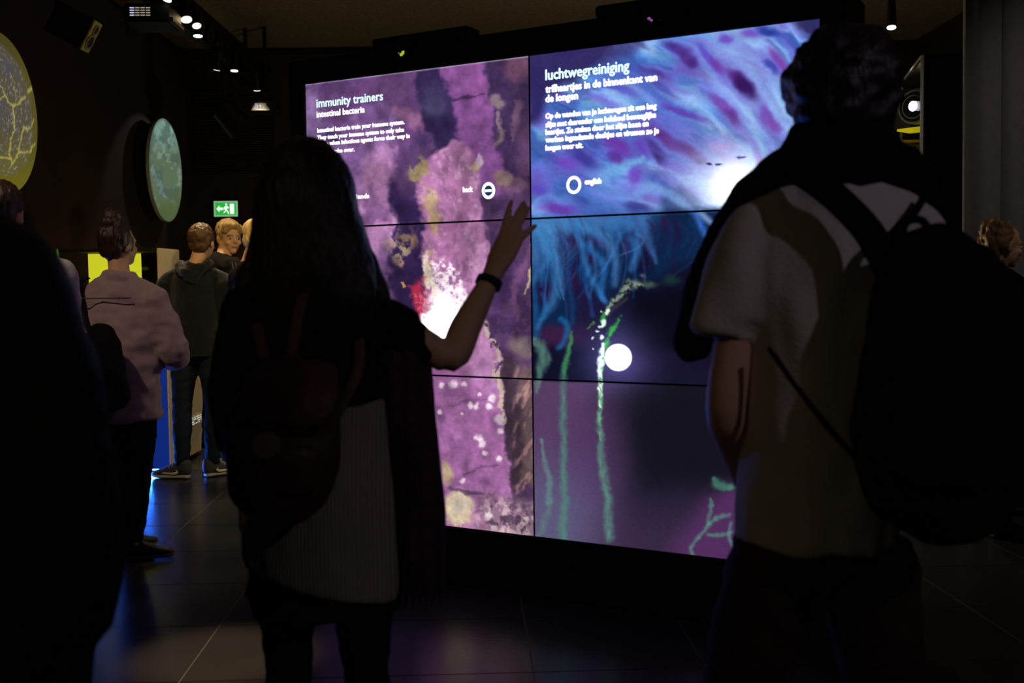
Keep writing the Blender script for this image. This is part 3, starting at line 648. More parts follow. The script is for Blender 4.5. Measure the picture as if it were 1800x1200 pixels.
def paint_vessels(X, Y, rr):
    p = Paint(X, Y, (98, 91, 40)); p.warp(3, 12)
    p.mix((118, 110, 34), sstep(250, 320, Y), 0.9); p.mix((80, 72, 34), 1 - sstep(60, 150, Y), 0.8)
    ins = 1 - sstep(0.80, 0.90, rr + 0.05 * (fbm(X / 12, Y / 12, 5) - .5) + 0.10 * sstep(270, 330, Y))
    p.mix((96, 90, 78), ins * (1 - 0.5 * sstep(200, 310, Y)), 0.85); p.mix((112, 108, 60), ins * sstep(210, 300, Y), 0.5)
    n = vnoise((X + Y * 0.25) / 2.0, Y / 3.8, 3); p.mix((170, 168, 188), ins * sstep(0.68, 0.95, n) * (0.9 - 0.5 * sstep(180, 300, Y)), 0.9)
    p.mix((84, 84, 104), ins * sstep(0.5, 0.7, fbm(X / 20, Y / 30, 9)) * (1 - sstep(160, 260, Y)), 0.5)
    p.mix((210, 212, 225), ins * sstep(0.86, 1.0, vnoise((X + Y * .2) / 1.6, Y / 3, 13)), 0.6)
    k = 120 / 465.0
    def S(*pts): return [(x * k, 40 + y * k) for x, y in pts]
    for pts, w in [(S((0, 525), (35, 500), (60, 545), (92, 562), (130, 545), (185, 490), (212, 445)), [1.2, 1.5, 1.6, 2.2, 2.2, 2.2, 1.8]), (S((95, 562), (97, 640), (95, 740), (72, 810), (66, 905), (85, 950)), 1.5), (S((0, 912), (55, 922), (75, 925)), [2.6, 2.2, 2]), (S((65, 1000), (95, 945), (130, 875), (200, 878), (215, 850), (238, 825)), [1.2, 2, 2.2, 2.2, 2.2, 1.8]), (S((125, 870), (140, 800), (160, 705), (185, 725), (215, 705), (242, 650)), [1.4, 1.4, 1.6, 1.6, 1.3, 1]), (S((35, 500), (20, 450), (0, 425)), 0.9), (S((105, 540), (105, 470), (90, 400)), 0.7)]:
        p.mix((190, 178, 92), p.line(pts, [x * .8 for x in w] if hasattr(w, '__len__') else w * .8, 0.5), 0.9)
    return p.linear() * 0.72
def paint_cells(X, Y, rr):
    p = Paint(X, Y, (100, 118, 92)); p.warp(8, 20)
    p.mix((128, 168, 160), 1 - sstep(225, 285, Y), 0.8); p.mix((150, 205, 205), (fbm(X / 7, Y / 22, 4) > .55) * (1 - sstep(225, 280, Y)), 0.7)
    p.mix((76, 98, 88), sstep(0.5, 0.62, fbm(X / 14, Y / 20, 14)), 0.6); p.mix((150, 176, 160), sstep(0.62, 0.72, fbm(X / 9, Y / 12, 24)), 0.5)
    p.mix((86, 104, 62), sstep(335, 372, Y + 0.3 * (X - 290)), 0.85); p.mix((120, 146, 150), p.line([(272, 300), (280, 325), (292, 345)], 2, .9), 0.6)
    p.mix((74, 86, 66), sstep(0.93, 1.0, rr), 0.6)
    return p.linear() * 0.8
M_rim = mat('white_disc_board', (0.4, 0.4, 0.34), 0.7)
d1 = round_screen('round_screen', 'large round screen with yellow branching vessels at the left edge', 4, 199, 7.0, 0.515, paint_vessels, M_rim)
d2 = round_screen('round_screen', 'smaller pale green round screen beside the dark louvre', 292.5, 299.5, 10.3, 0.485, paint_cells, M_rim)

# ------------------------------------------------------------------ ceiling rail, spotlights, projectors, loudspeaker
RX = -2.56
t = empty('lighting_rail', (RX, 8, 3.55), 'black truss rail running along the ceiling above the left visitors', 'lighting rail')
b = bmesh.new()
add_box(b, (RX, 8.6, 3.60), (0.10, 5.7, 0.06))
from_bm('rail_beam', b, M_black, t)
b = bmesh.new(); add_box(b, (RX, 8.6, 3.40), (0.07, 5.7, 0.05)); from_bm('lower_chord', b, M_black, t)
for k in range(19):
    y = 5.85 + k * 0.3; b = bmesh.new(); add_cyl(b, (RX, y, 3.41), (RX, y + 0.15, 3.58), 0.014, seg=8); add_cyl(b, (RX, y + 0.15, 3.58), (RX, y + 0.3, 3.41), 0.014, seg=8)
    from_bm('truss_brace', b, M_black, t)
for y in (6.4, 8.4, 10.6):
    b = bmesh.new(); add_cyl(b, (RX, y, 3.62), (RX, y, CEIL - 0.005), 0.02, seg=10); from_bm('hanger_rod', b, M_black, t)

M_lampw = emit('warm_lamp_glass', (1.0, 0.74, 0.36), 9.0); M_lampc = emit('white_lamp_glass', (0.95, 1.0, 0.80), 4.0); M_lampd = emit('dim_lamp_glass', (0.65, 0.9, 0.85), 1.2)
def spotlight(px, py, Y, aim, m, r, label, watts=0, rgb=(1, .8, .5), cone=50, top=None):
    c = P(px, py, Y); t = empty('spotlight', c, label, 'spotlight', 'ceiling spotlights')
    d = (Vector(aim) - c).normalized()
    b = bmesh.new(); add_cyl(b, c - d * 0.20, c - d * 0.004, r * 0.85, r * 1.18, 24); from_bm('lamp_housing', b, M_black, t)
    b = bmesh.new(); add_cyl(b, c - d * 0.006, c, r, r, 24); from_bm('lamp_glass', b, m, t)
    tz = 3.358 if top is None else top
    b = bmesh.new(); e = c - d * 0.14; add_cyl(b, e, (e.x, e.y, max(tz, e.z + 0.03)), 0.012, seg=8); add_box(b, (e.x, e.y, max(tz, e.z + 0.03)), (0.06, 0.10, 0.03))
    if abs(e.x - RX) > 0.05 and top is None: add_cyl(b, (e.x, e.y, tz), (RX, e.y, tz), 0.012, seg=8)
    from_bm('mounting_bracket', b, M_black, t)
    if watts: lamp_spot('spot_beam', c + d * 0.01, aim, watts, rgb, cone, 0.6, r * 0.8, t)
    return c
WARM = (1.0, 0.70, 0.36)
spotlight(293, 0, 7.2, (-2.9, 6.4, 0.6), M_lampc, 0.030, 'tilted white spotlight at the top edge of the photo', 60, (1, .85, .55), 55)
spotlight(328, 35, 7.6, (-1.42, 6.35, 0.0), M_lampw, 0.036, 'brightest warm orange spotlight on the rail', 120, WARM, 26)
spotlight(346, 46, 7.85, (-1.3, 6.6, 0.2), M_lampw, 0.030, 'narrow tilted warm spotlight just right of the brightest one', 90, WARM, 50)
spotlight(348, 64, 8.05, (-2.2, 7.75, 0.0), M_lampc, 0.032, 'white spotlight directly below the narrow tilted warm one', 110, (1, .80, .45), 55)
spotlight(381, 124, 9.3, (-3.0, 9.6, 0.5), M_lampd, 0.026, 'dim teal spotlight beside a hanging rod', 40, (.8, 1, .9), 60)
spotlight(412, 125, 9.4, (-2.4, 9.2, 0), M_lampc, 0.031, 'white spotlight over the blond boy who looks back', 170, (1, .66, .28), 60)
spotlight(452, 159, 10.3, (-2.45, 11.2, 0.9), M_lampc, 0.031, 'farthest white spotlight on the rail near the video wall', 150, (1, .82, .5), 60)
spotlight(1567, 49, 7.0, (2.2, 6.2, 0), M_lampc, 0.028, 'lone spotlight right of the tall man near the curtain', 30, (1, .9, .75), 60, top=CEIL - 0.03)
# added lamps out of view, put in to brighten visitors, floor, showcase and curtain
added_spot_lab = ['added warm spotlight behind the camera on the left side', 'added pinkish spotlight behind the camera on the right side', 'added warm spotlight out of view, aimed at the woman in mauve', 'added warm spotlight out of view, aimed at the showcase', 'added neutral spotlight outside the right edge, aimed at the curtain', 'added narrow warm spotlight high above the floor left of the girl']
for k, (lx, ly, lz_, ax, ay, az, w, cn, cl) in enumerate([(-1.9, -0.6, 3.3, -0.3, 3.0, 0.3, 14, 50, (1, .72, .40)), (2.6, -0.4, 3.3, 0.95, 2.4, 0.75, 34, 50, (1, .83, 1.12)), (-2.3, 3.2, 3.3, -2.15, 5.3, 1.3, 92, 62, (1, .76, .52)), (-1.6, 4.6, 3.3, -2.3, 7.9, 1.3, 190, 40, (1, .68, .25)), (3.3, 3.6, 3.4, 3.3, 6.2, 1.9, 62, 50, (1, .88, .80)), (-1.0, 3.6, 3.45, -1.08, 3.86, 0.0, 640, 14, (1, .66, .34))]):
    c = Vector((lx, ly, lz_)); t = empty('spotlight', c, added_spot_lab[k], 'spotlight', 'ceiling spotlights'); d = (Vector((ax, ay, az)) - c).normalized()
    b = bmesh.new(); add_cyl(b, c - d * 0.20, c - d * 0.004, 0.028, 0.04, 20); from_bm('lamp_housing', b, M_black, t)
    b = bmesh.new(); add_cyl(b, c - d * 0.006, c, 0.033, 0.033, 20); from_bm('lamp_glass', b, M_lampw, t)
    b = bmesh.new(); e = c - d * 0.14; add_cyl(b, e, (e.x, e.y, CEIL - 0.004), 0.012, seg=8); from_bm('mounting_bracket', b, M_black, t)
    lamp_spot('spot_beam', c + d * 0.01, (ax, ay, az), w, cl, cn, 0.8, 0.04, t)
# added globe lamp, unseen behind the video wall, put in to light the ceiling
t = empty('added_floor_lamp', (0.95, 7.2, 0), 'added yellow globe floor lamp hidden behind the video wall', 'lamp')
b = bmesh.new(); add_cyl(b, (0.95, 7.2, 0), (0.95, 7.2, 0.03), 0.16, 0.14, 28); from_bm('lamp_base', b, M_black, t)
b = bmesh.new(); add_cyl(b, (0.95, 7.2, 0.03), (0.95, 7.2, 1.42), 0.014, seg=12); from_bm('lamp_pole', b, M_black, t)
b = bmesh.new(); add_ellip(b, (0.95, 7.2, 1.52), (0.12, 0.12, 0.12)); from_bm('globe_shade', b, emit('added_globe_glow', (1.0, .82, .52), 115.0), t, True)

M_vent = emit('projector_vent_glow', (0.62, 0.55, 0.42), 0.55); M_ventb = emit('projector_vent_bright', (0.75, 0.70, 1.0), 0.9)
def projector(c, yaw, label, s=1.0):
    t = empty('projector', c, label, 'projector', 'ceiling projectors'); R = Matrix.Rotation(yaw, 3, 'Z'); c = Vector(c)
    def at(x, y, z): return c + R @ Vector((x * s, y * s, z * s))
    b = bmesh.new(); add_box(b, at(0, 0, 0), (0.30 * s, 0.34 * s, 0.12 * s), R, 0.012 * s); from_bm('projector_body', b, M_black, t)
    for i in range(4):
        for j in range(4):
            b = bmesh.new(); add_box(b, at(-0.09 + i * 0.035, -0.1715, 0.028 - j * 0.016), (0.028 * s, 0.004, 0.006 * s), R)
            from_bm('vent_slot', b, M_ventb if i == 0 else M_vent, t)
    b = bmesh.new(); add_cyl(b, at(-0.15, 0.05, 0), at(-0.19, 0.05, 0), 0.035 * s, 0.03 * s); from_bm('projector_lens', b, M_lensglass, t)
    b = bmesh.new(); add_cyl(b, at(0, 0, 0.06), (at(0, 0, 0).x, at(0, 0, 0).y, CEIL - 0.004), 0.018, seg=10); from_bm('ceiling_mount', b, M_black, t)
    b = bmesh.new(); add_box(b, at(0.16, -0.02, -0.045), (0.03 * s, 0.30 * s, 0.03 * s), R, 0.004); from_bm('bracket_arm', b, M_blackmetal, t)
    return t
pj1 = projector(P(256, 28, 7.25) + Vector((0.0, 0.15, 0.02)), 0.05, 'black projector with glowing vents left of the brightest spotlight', 1.0)
pj2 = projector(P(452, 186, 10.4) + Vector((0.05, 0.16, 0.0)), 0.05, 'far black projector with glowing vents hanging below the farthest spotlight', 0.8)
lamp_spot('projector_beam', world_pos(pj2) + Vector((-0.17, 0.04, 0)), d2 + Vector((-0.05, -0.06, -0.04)), 16, (.8, .86, .92), 66, 0.25, 0.01, pj2)
# round black lamp drum hanging below the rail by the louvre
t = empty('hanging_lamp', P(412, 215, 9.8), 'dark drum lamp hanging from two rods before the louvre', 'lamp')
c = P(410, 208, 9.8); b = bmesh.new(); add_cyl(b, c + Vector((-.09, 0, .09)), c + Vector((.08, .02, -.09)), 0.11, 0.14, 28); from_bm('lamp_drum', b, M_black, t)
b = bmesh.new(); add_cyl(b, c + Vector((.078, .02, -.088)), c + Vector((.084, .02, -.094)), 0.135, 0.135, 28); from_bm('drum_glass', b, M_lensglass, t)
for dx in (-0.06, 0.05):
    b = bmesh.new(); add_cyl(b, c + Vector((dx, 0, .1)), (RX + (.03 if dx > 0 else -.03), c.y, 3.372), 0.016, seg=10); from_bm('hanger_rod', b, M_black, t)

# loudspeaker: tilted box, its baffle turned right and down
M_baffle = mat('yellow_lit_baffle', (0.42, 0.36, 0.06), 0.5, 0.4); M_cone = mat('dark_speaker_cone', (0.02, 0.02, 0.018), 0.5, 0.4); M_ring = mat('speaker_ring', (0.25, 0.22, 0.06), 0.35, 0.6)  # yellow light on the front is put into baffle and ring colours
SY = 6.6
f0, f1, f2, f3 = P(165, 36, SY), P(181, 41, SY + .13), P(154, 94, SY + .13), P(140, 86, SY)          # baffle corners: top-near, top-far, bottom-far, bottom-near
ctr = (f0 + f1 + f2 + f3) / 4
ez = ((f0 + f1) - (f3 + f2)).normalized(); ey = ((f1 + f2) - (f0 + f3)); ey = (ey - ez * ey.dot(ez)).normalized(); ex = ey.cross(ez).normalized()
RS = Matrix((ex, ey, ez)).transposed(); h_, w_ = ((f0 + f1) - (f3 + f2)).length / 2, ((f1 + f2) - (f0 + f3)).length / 2
t = empty('loudspeaker', ctr, 'black loudspeaker with yellow lit front hanging near the ceiling', 'loudspeaker')
if ex.x < 0: ex = -ex; RS = Matrix((ex, ey, ez)).transposed()
b = bmesh.new(); add_box(b, ctr - ex * 0.125, (0.245, w_, h_), RS, 0.008); from_bm('cabinet', b, M_black, t)
b = bmesh.new(); add_box(b, ctr, (0.012, w_ * 0.98, h_ * 0.98), RS, 0.004); from_bm('baffle', b, M_baffle, t)
for dz, r in ((0.24, 0.18), (-0.17, 0.27)):
    cc = ctr + ez * (h_ * dz) + ex * 0.007; rr = r * h_ * 0.95
    b = bmesh.new(); add_cyl(b, cc, cc + ex * 0.006, min(rr, w_ * .46), None, 28); o = from_bm('driver_ring', b, M_ring, t)
    b = bmesh.new(); add_cyl(b, cc + ex * 0.004, cc + ex * 0.009, min(rr, w_ * .46) * .84, min(rr, w_ * .46) * .5, 28); from_bm('driver_cone', b, M_cone, o)
b = bmesh.new(); hp = ctr - ex * 0.22 + ez * 0.04; add_cyl(b, hp, (hp.x - 0.02, hp.y, hp.z + 0.05), 0.02, seg=10); add_cyl(b, (hp.x - 0.02, hp.y, hp.z - 0.02), (hp.x - 0.02, hp.y, CEIL - 0.004), 0.02, seg=10); from_bm('hanger_rod', b, M_black, t)

# ------------------------------------------------------------------ louvre and exit sign on the back wall
M_slat = mat('dark_red_brown_slat', (0.035, 0.018, 0.014), 0.6, 0.3)
a0, a1 = P(338, 168, WALL_B - 0.05), P(480, 306, WALL_B - 0.05)
t = empty('ventilation_louvre', ((a0.x + a1.x) / 2, WALL_B - 0.05, a1.z), 'large dark louvre with horizontal slats on the back wall above the exit sign', 'louvre')
b = bmesh.new(); add_box(b, ((a0.x + a1.x) / 2, WALL_B - 0.012, (a0.z + a1.z) / 2), (a1.x - a0.x, 0.022, a0.z - a1.z)); from_bm('back_board', b, M_black, t)
ns = 34
for k in range(ns):
    z = a1.z + (k + 0.5) / ns * (a0.z - a1.z)
    b = bmesh.new(); add_box(b, ((a0.x + a1.x) / 2, WALL_B - 0.045, z), (a1.x - a0.x - 0.02, 0.035, 0.008), Matrix.Rotation(0.5, 3, 'X')); from_bm('slat', b, M_slat, t)

M_green = emit('green_exit_face', L3(38, 176, 60), 1.0); M_exitw = emit('white_exit_pictogram', (0.85, 1.0, 0.85), 1.1); M_exitb = emit('pale_exit_border', L3(150, 190, 150), 0.8)
ec = P(397.5, 367, WALL_B - 0.06)
t = empty('exit_sign', ec, 'small green lit exit sign with white arrow and running figure', 'sign')
EW, EH = 0.245, 0.155
box('sign_housing', ec + Vector((0, 0.015, 0)), (EW + 0.02, 0.05, EH + 0.02), M_black, t)
box('sign_border', ec + Vector((0, -0.0115, 0)), (EW + 0.01, 0.004, EH + 0.01), M_exitb, t, bevel=0)
fc = box('sign_face', ec + Vector((0, -0.0145, 0)), (EW - 0.022, 0.004, EH - 0.022), M_green, t, bevel=0)
def flat(name, pts, m, parent, y=-0.018):
    b = bmesh.new(); f = [b.verts.new(ec + Vector((x, y, z))) for x, z in pts]; g = [b.verts.new(ec + Vector((x, y + 0.002, z))) for x, z in pts]
    b.faces.new(f); b.faces.new(g[::-1]); n = len(f)
    for i in range(n): b.faces.new((f[i], g[i], g[(i + 1) % n], f[(i + 1) % n]))
    return from_bm(name, b, m, parent)
flat('arrow', [(-0.10, 0.0), (-0.066, 0.036), (-0.066, 0.014), (-0.032, 0.014), (-0.032, -0.014), (-0.066, -0.014), (-0.066, -0.036)], M_exitw, fc)
flat('door_symbol', [(0.045, -0.055), (0.09, -0.055), (0.09, 0.052), (0.045, 0.052)], M_exitw, fc)
flat('running_figure', [(-0.005, 0.03), (0.012, 0.036), (0.03, 0.02), (0.036, 0.004), (0.028, 0.0), (0.018, 0.012), (0.014, -0.012), (0.03, -0.03), (0.034, -0.055), (0.022, -0.055), (0.018, -0.036), (0.002, -0.018), (-0.004, -0.036), (-0.022, -0.046), (-0.026, -0.036), (-0.012, -0.028), (-0.006, 0.006), (-0.016, 0.0), (-0.02, -0.012), (-0.028, -0.008), (-0.022, 0.012)], M_exitw, fc)
flat('figure_head', [(0.006 + 0.011 * math.cos(a * math.pi / 6), 0.048 + 0.009 * math.sin(a * math.pi / 6)) for a in range(12)], M_exitw, fc)

# ------------------------------------------------------------------ showcase with yellow lit back and blue lit front
M_blue = emit('blue_backlit_front', L3(15, 38, 116), 1.0); M_led = emit('blue_led_strip', (0.02, 0.13, 1.0), 150.0)
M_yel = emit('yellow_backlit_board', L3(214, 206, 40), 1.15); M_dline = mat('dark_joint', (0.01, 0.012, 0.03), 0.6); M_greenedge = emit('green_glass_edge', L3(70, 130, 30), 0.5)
BX0, BX1, BY0, BY1, BZ = -3.40, -2.50, 7.75, 8.62, 0.90
t = empty('showcase', ((BX0 + BX1) / 2, BY0, 0), 'cream glass showcase with blue lit front panel and yellow lit inside', 'showcase')
box('base_body', ((BX0 + BX1) / 2, (BY0 + BY1) / 2 + 0.01, BZ / 2 + 0.02), (BX1 - BX0, BY1 - BY0 - 0.02, BZ - 0.04), M_cream, t)
fp = box('front_panel', ((BX0 + BX1) / 2, BY0 + 0.004, 0.453), (BX1 - BX0 - 0.01, 0.010, 0.854), M_blue, t, bevel=0)
for x in (-2.66, -2.98): box('panel_joint', (x, BY0 - 0.0015, 0.46), (0.006, 0.003, 0.72), M_dline, fp, bevel=0)
for z in (0.10, 0.80): box('panel_joint', (-2.98, BY0 - 0.0015, z), (0.64, 0.003, 0.006), M_dline, fp, bevel=0)
box('led_strip', ((BX0 + BX1) / 2 - 0.02, BY0 + 0.006, 0.022), (BX1 - BX0 - 0.02, 0.012, 0.007), M_led, t, bevel=0)
ld = bpy.data.lights.new('led_strip_light', 'AREA'); ld.shape = 'RECTANGLE'; ld.size = BX1 - BX0 - 0.02; ld.size_y = 0.02; ld.energy = 55; ld.color = (0.02, 0.16, 1.0)
lo = bpy.data.objects.new('led_strip_light', ld); col.objects.link(lo); lo.location = ((BX0 + BX1) / 2, BY0 - 0.004, 0.034)
lo.rotation_euler = Vector((0, -1, -0.12)).to_track_quat('-Z', 'Y').to_euler(); attach(lo, t)
box('plinth', ((BX0 + BX1) / 2 - 0.02, (BY0 + BY1) / 2 + 0.05, 0.02), (BX1 - BX0 - 0.06, BY1 - BY0 - 0.1, 0.036), M_black, t, bevel=0)
box('counter_top', ((BX0 + BX1) / 2, (BY0 + BY1) / 2, BZ + 0.004), (BX1 - BX0 + 0.02, BY1 - BY0 + 0.02, 0.03), M_cream, t)
box('counter_joint', (BX1 + 0.002, (BY0 + BY1) / 2, 0.84), (0.004, BY1 - BY0, 0.006), M_dline, t, bevel=0)
VX0, VX1, VY0, VY1, VZ0, VZ1 = -3.28, -2.565, 7.80, 8.25, BZ + 0.02, 1.63
box('side_panel', (VX1 + 0.012, (VY0 + VY1) / 2, (VZ0 + VZ1) / 2), (0.024, VY1 - VY0, VZ1 - VZ0), M_cream, t)
box('top_panel', ((VX0 + VX1) / 2, (VY0 + VY1) / 2, VZ1 - 0.012), (VX1 - VX0, VY1 - VY0, 0.024), M_black, t, bevel=0)
box('back_board', (-3.03, VY1 - 0.015, (VZ0 + VZ1) / 2 - 0.012), (0.40, 0.02, VZ1 - VZ0 - 0.026), M_yel, t, bevel=0)
box('inner_board', (-2.70, VY1 - 0.015, (VZ0 + VZ1) / 2 - 0.012), (0.25, 0.02, VZ1 - VZ0 - 0.026), M_wallR, t, bevel=0)
box('glass_pane', ((VX0 + VX1) / 2, VY0 + 0.004, (VZ0 + VZ1) / 2 - 0.012), (VX1 - VX0, 0.008, VZ1 - VZ0 - 0.026), M_glass, t, bevel=0)
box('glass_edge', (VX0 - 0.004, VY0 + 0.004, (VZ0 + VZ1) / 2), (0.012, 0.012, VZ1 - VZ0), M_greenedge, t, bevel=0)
b = bmesh.new()
for k in range(5): add_ellip(b, (-3.17 + 0.04 * k, 8.10, VZ0 + 0.30 + 0.05 * math.sin(k * 2.1)), (0.05, 0.06, 0.09 - 0.01 * (k % 3)))
add_tube(b, [(-3.12, 8.1, VZ0), (-3.10, 8.1, VZ0 + 0.2)], [0.05, 0.04]); fuse('exhibit_model', b, 0.012, mat('dark_olive_model', (0.06, 0.06, 0.02), 0.7), t)
# small vent strip of white dashes low on the right side
vp = box('vent_plate', (BX1 + 0.002, 8.42, 0.30), (0.004, 0.26, 0.075), M_cream, t, bevel=0)
M_dash = emit('white_lit_dash', (0.8, 0.85, 0.7), 0.55)
rg2 = random.Random(5)
for k in range(13):
    for r in range(4):
        if rg2.random() < 0.25: continue
        box('vent_dash', (BX1 + 0.005, 8.305 + k * 0.0195, 0.275 + r * 0.0165), (0.003, 0.013, 0.009), M_dash, vp, bevel=0)
# second showcase further left, its lit yellow edge just showing
t = empty('showcase', (-3.2, 6.9, 0), 'low dark showcase with thin yellow lit edge at far left behind visitors', 'showcase')
box('base_body', (-3.2, 7.0, 0.45), (0.44, 0.6, 0.90), M_wallR, t); box('lit_edge', (-3.2, 6.72, 1.50), (0.40, 0.02, 0.025), emit('dim_yellow_edge', L3(150, 140, 30), 0.7), t, bevel=0)
box('glass_pane', (-3.2, 6.73, 1.2), (0.42, 0.008, 0.58), M_glass, t, bevel=0); box('top_panel', (-3.2, 7.0, 1.53), (0.44, 0.6, 0.03), M_black, t)
for dx in (-.2, .2): box('corner_post', (-3.2 + dx, 7.28, 1.2), (0.02, 0.02, 0.62), M_black, t, bevel=0)
# far pale exhibit counter against the back wall, half hidden by the boys and the girl
t = empty('exhibit_counter', (-2.45, WALL_B - 0.3, 0), 'pale exhibit counter at the back wall behind the blond boys', 'counter')
box('counter_body', (-2.45, WALL_B - 0.25, 0.70), (1.0, 0.46, 1.36), M_cream, t); box('counter_top', (-2.45, WALL_B - 0.26, 1.50), (1.06, 0.50, 0.12), M_cream, t); box('shadow_gap', (-2.45, WALL_B - 0.24, 1.41), (0.96, 0.42, 0.06), M_black, t, bevel=0); box('plinth', (-2.45, WALL_B - 0.24, 0.01), (0.9, 0.4, 0.019), M_black, t, bevel=0)
# ------------------------------------------------------------------ right side: projector cabinet, curtain
k0, k1 = P(1620, 97, 6.5), P(1583, 143, 7.43)
A, B = Vector((k0.x, k0.y, 0)), Vector((k1.x, k1.y, 0)); ed = (B - A).normalized(); nr = Vector((ed.y, -ed.x, 0)); HZ = k0.z; SL = (B - A).length + 0.35
RC = Matrix((nr, ed, Vector((0, 0, 1)))).transposed(); CW = 0.62
def cab(x, y, z): return A + nr * x + ed * y + Vector((0, 0, z))
t = empty('projector_cabinet', cab(CW / 2, 0, 0), 'tall black projector cabinet with glazed side next to the grey curtain', 'cabinet')
def cbox(name, x0, x1, y0, y1, z0, z1, m, par=None, bev=0.0):
    b = bmesh.new(); add_box(b, cab((x0 + x1) / 2, (y0 + y1) / 2, (z0 + z1) / 2), (x1 - x0, y1 - y0, z1 - z0), RC, bev); return from_bm(name, b, m, par or t)
cbox('front_panel', 0.012, CW, 0, 0.03, 0.0, HZ, M_black); cbox('far_panel', CW - 0.03, CW, 0.031, SL, 0, HZ, M_black); cbox('back_panel', 0.0, CW - 0.031, SL - 0.03, SL, 0, HZ, M_black); cbox('top_panel', 0.0, CW - 0.031, 0.031, SL - 0.031, HZ - 0.03, HZ, M_black)
cbox('base_panel', 0.02, CW - 0.031, 0.031, SL - 0.031, 0.0, 1.2, M_black)
M_edge = mat('aluminium_edge', (0.32, 0.31, 0.29), 0.4, 0.5, metal=0.6)
cbox('edge_profile', -0.004, 0.012, -0.004, 0.012, 0, HZ, M_edge); cbox('edge_profile', -0.004, 0.012, 0.0125, SL, HZ - 0.014, HZ + 0.002, M_edge); cbox('edge_profile', -0.004, 0.010, 0.92, 0.935, 1.2, HZ - 0.015, M_edge)
cbox('glass_pane', 0.0, 0.006, 0.013, SL - 0.031, 1.2, HZ - 0.015, M_glass)
cbox('shelf', 0.03, CW - 0.05, 0.04, SL - 0.04, 1.94, 1.96, M_black)
pc = P(1606, 188, 6.78)
t2 = empty('projector', (pc.x + 0.2, pc.y + .05, 1.96), 'projector with large bright violet lens behind the cabinet glass', 'projector', 'ceiling projectors')
lz = (CAM - pc); lz.z = 0; lz = (lz.normalized() + Vector((-0.75, 0, 0))).normalized()
RP = Matrix((lz, Vector((-lz.y, lz.x, 0)), Vector((0, 0, 1)))).transposed()
b = bmesh.new(); add_box(b, pc - lz * 0.22, (0.30, 0.36, 0.26), RP, 0.02); from_bm('projector_body', b, M_black, t2)
M_lring = mat('lens_ring_coating', (0.10, 0.12, 0.12), 0.25, 0.7)
for r, o_, m, nm in [(0.105, 0.0, M_lring, 'lens_barrel'), (0.092, 0.006, M_lensglass, 'lens_glass'), (0.074, 0.010, M_lring, 'lens_ring'), (0.066, 0.013, M_lensglass, 'lens_glass')]:
    b = bmesh.new(); add_cyl(b, pc - lz * 0.09, pc + lz * o_, r, None, 36); from_bm(nm, b, m, t2)
b = bmesh.new(); add_ellip(b, pc + lz * 0.014 + Vector((0.004, 0, 0.004)), (0.006, 0.032, 0.034), RP, 16, 10); from_bm('light_source', b, emit('violet_white_projector_light', (0.80, 0.72, 1.0), 5.0), t2, True)
b = bmesh.new(); add_box(b, pc + Vector((0.0, 0.0, -0.135)) - lz * 0.06, (0.16, 0.20, 0.014), RP); from_bm('yellow_plate', b, emit('yellow_lit_plate', L3(190, 170, 20), 0.8), t2)
lc = P(1596, 262, 6.95)
t3 = empty('label_box', (lc.x, lc.y, lc.z - 0.05), 'small yellow box with framed window behind the cabinet glass', 'box')
M_ochre = mat('ochre_card', (0.55, 0.38, 0.06), 0.6)
b = bmesh.new(); add_box(b, lc, (0.12, 0.05, 0.07), None, 0.004); from_bm('box_body', b, M_ochre, t3); b = bmesh.new(); add_box(b, lc + Vector((0, -0.01, 0.044)), (0.14, 0.08, 0.018), None, 0.004); from_bm('box_lid', b, M_ochre, t3)
b = bmesh.new(); add_box(b, lc + Vector((0.005, -0.028, -0.005)), (0.075, 0.006, 0.04)); w = from_bm('window_frame', b, M_dline, t3); b = bmesh.new(); add_box(b, lc + Vector((0.005, -0.032, -0.005)), (0.058, 0.004, 0.026)); from_bm('window_pane', b, mat('yellow_card', (0.5, 0.42, 0.08), 0.6), w)
lp = bpy.data.lights.new('cabinet_lamp', 'POINT'); lp.energy = 1.2; lp.color = (1, .8, .35); lp.shadow_soft_size = 0.05
lo = bpy.data.objects.new('cabinet_lamp', lp); col.objects.link(lo); lo.location = cab(0.10, 0.30, HZ - 0.12); attach(lo, t)

# curtain: folded cloth, in separate lengths
t = empty('curtain', (3.2, 6.1, 0), 'tall grey curtain with vertical folds at the right edge', 'curtain')
cx0 = P(1695, 300, 6.15).x; xs = cx0
for k, w in enumerate([0.21, 0.20, 0.19, 0.20, 0.21, 0.12]):
    b = bmesh.new(); n = 40; rows = 24; grid = []
    for j in range(rows + 1):
        z = 0.02 + (CEIL - 0.05) * j / rows; rw = []
        for i in range(n + 1):
            s = i / n; x = xs + w * s
            y = 6.15 + 0.030 * math.sin(s * math.pi) * -1 + 0.010 * math.sin(s * 9 + k * 2 + z * 0.4) + 0.006 * math.sin(z * 2 + k)
            rw.append(b.verts.new((x + 0.006 * math.sin(z * 1.7 + k), y + (0.02 if i in (0, n) else 0), z)))
        grid.append(rw)
    for j in range(rows):
        for i in range(n): b.faces.new((grid[j][i], grid[j][i + 1], grid[j + 1][i + 1], grid[j + 1][i]))
    o = from_bm('curtain_length', b, M_curtain, t, True)
    sm = o.modifiers.new('thick', 'SOLIDIFY'); sm.thickness = 0.006
    xs += w - 0.004
box('curtain_rail', ((cx0 + WALL_R) / 2, 6.16, CEIL - 0.018), (WALL_R - cx0 - 0.02, 0.05, 0.03), M_black, t)

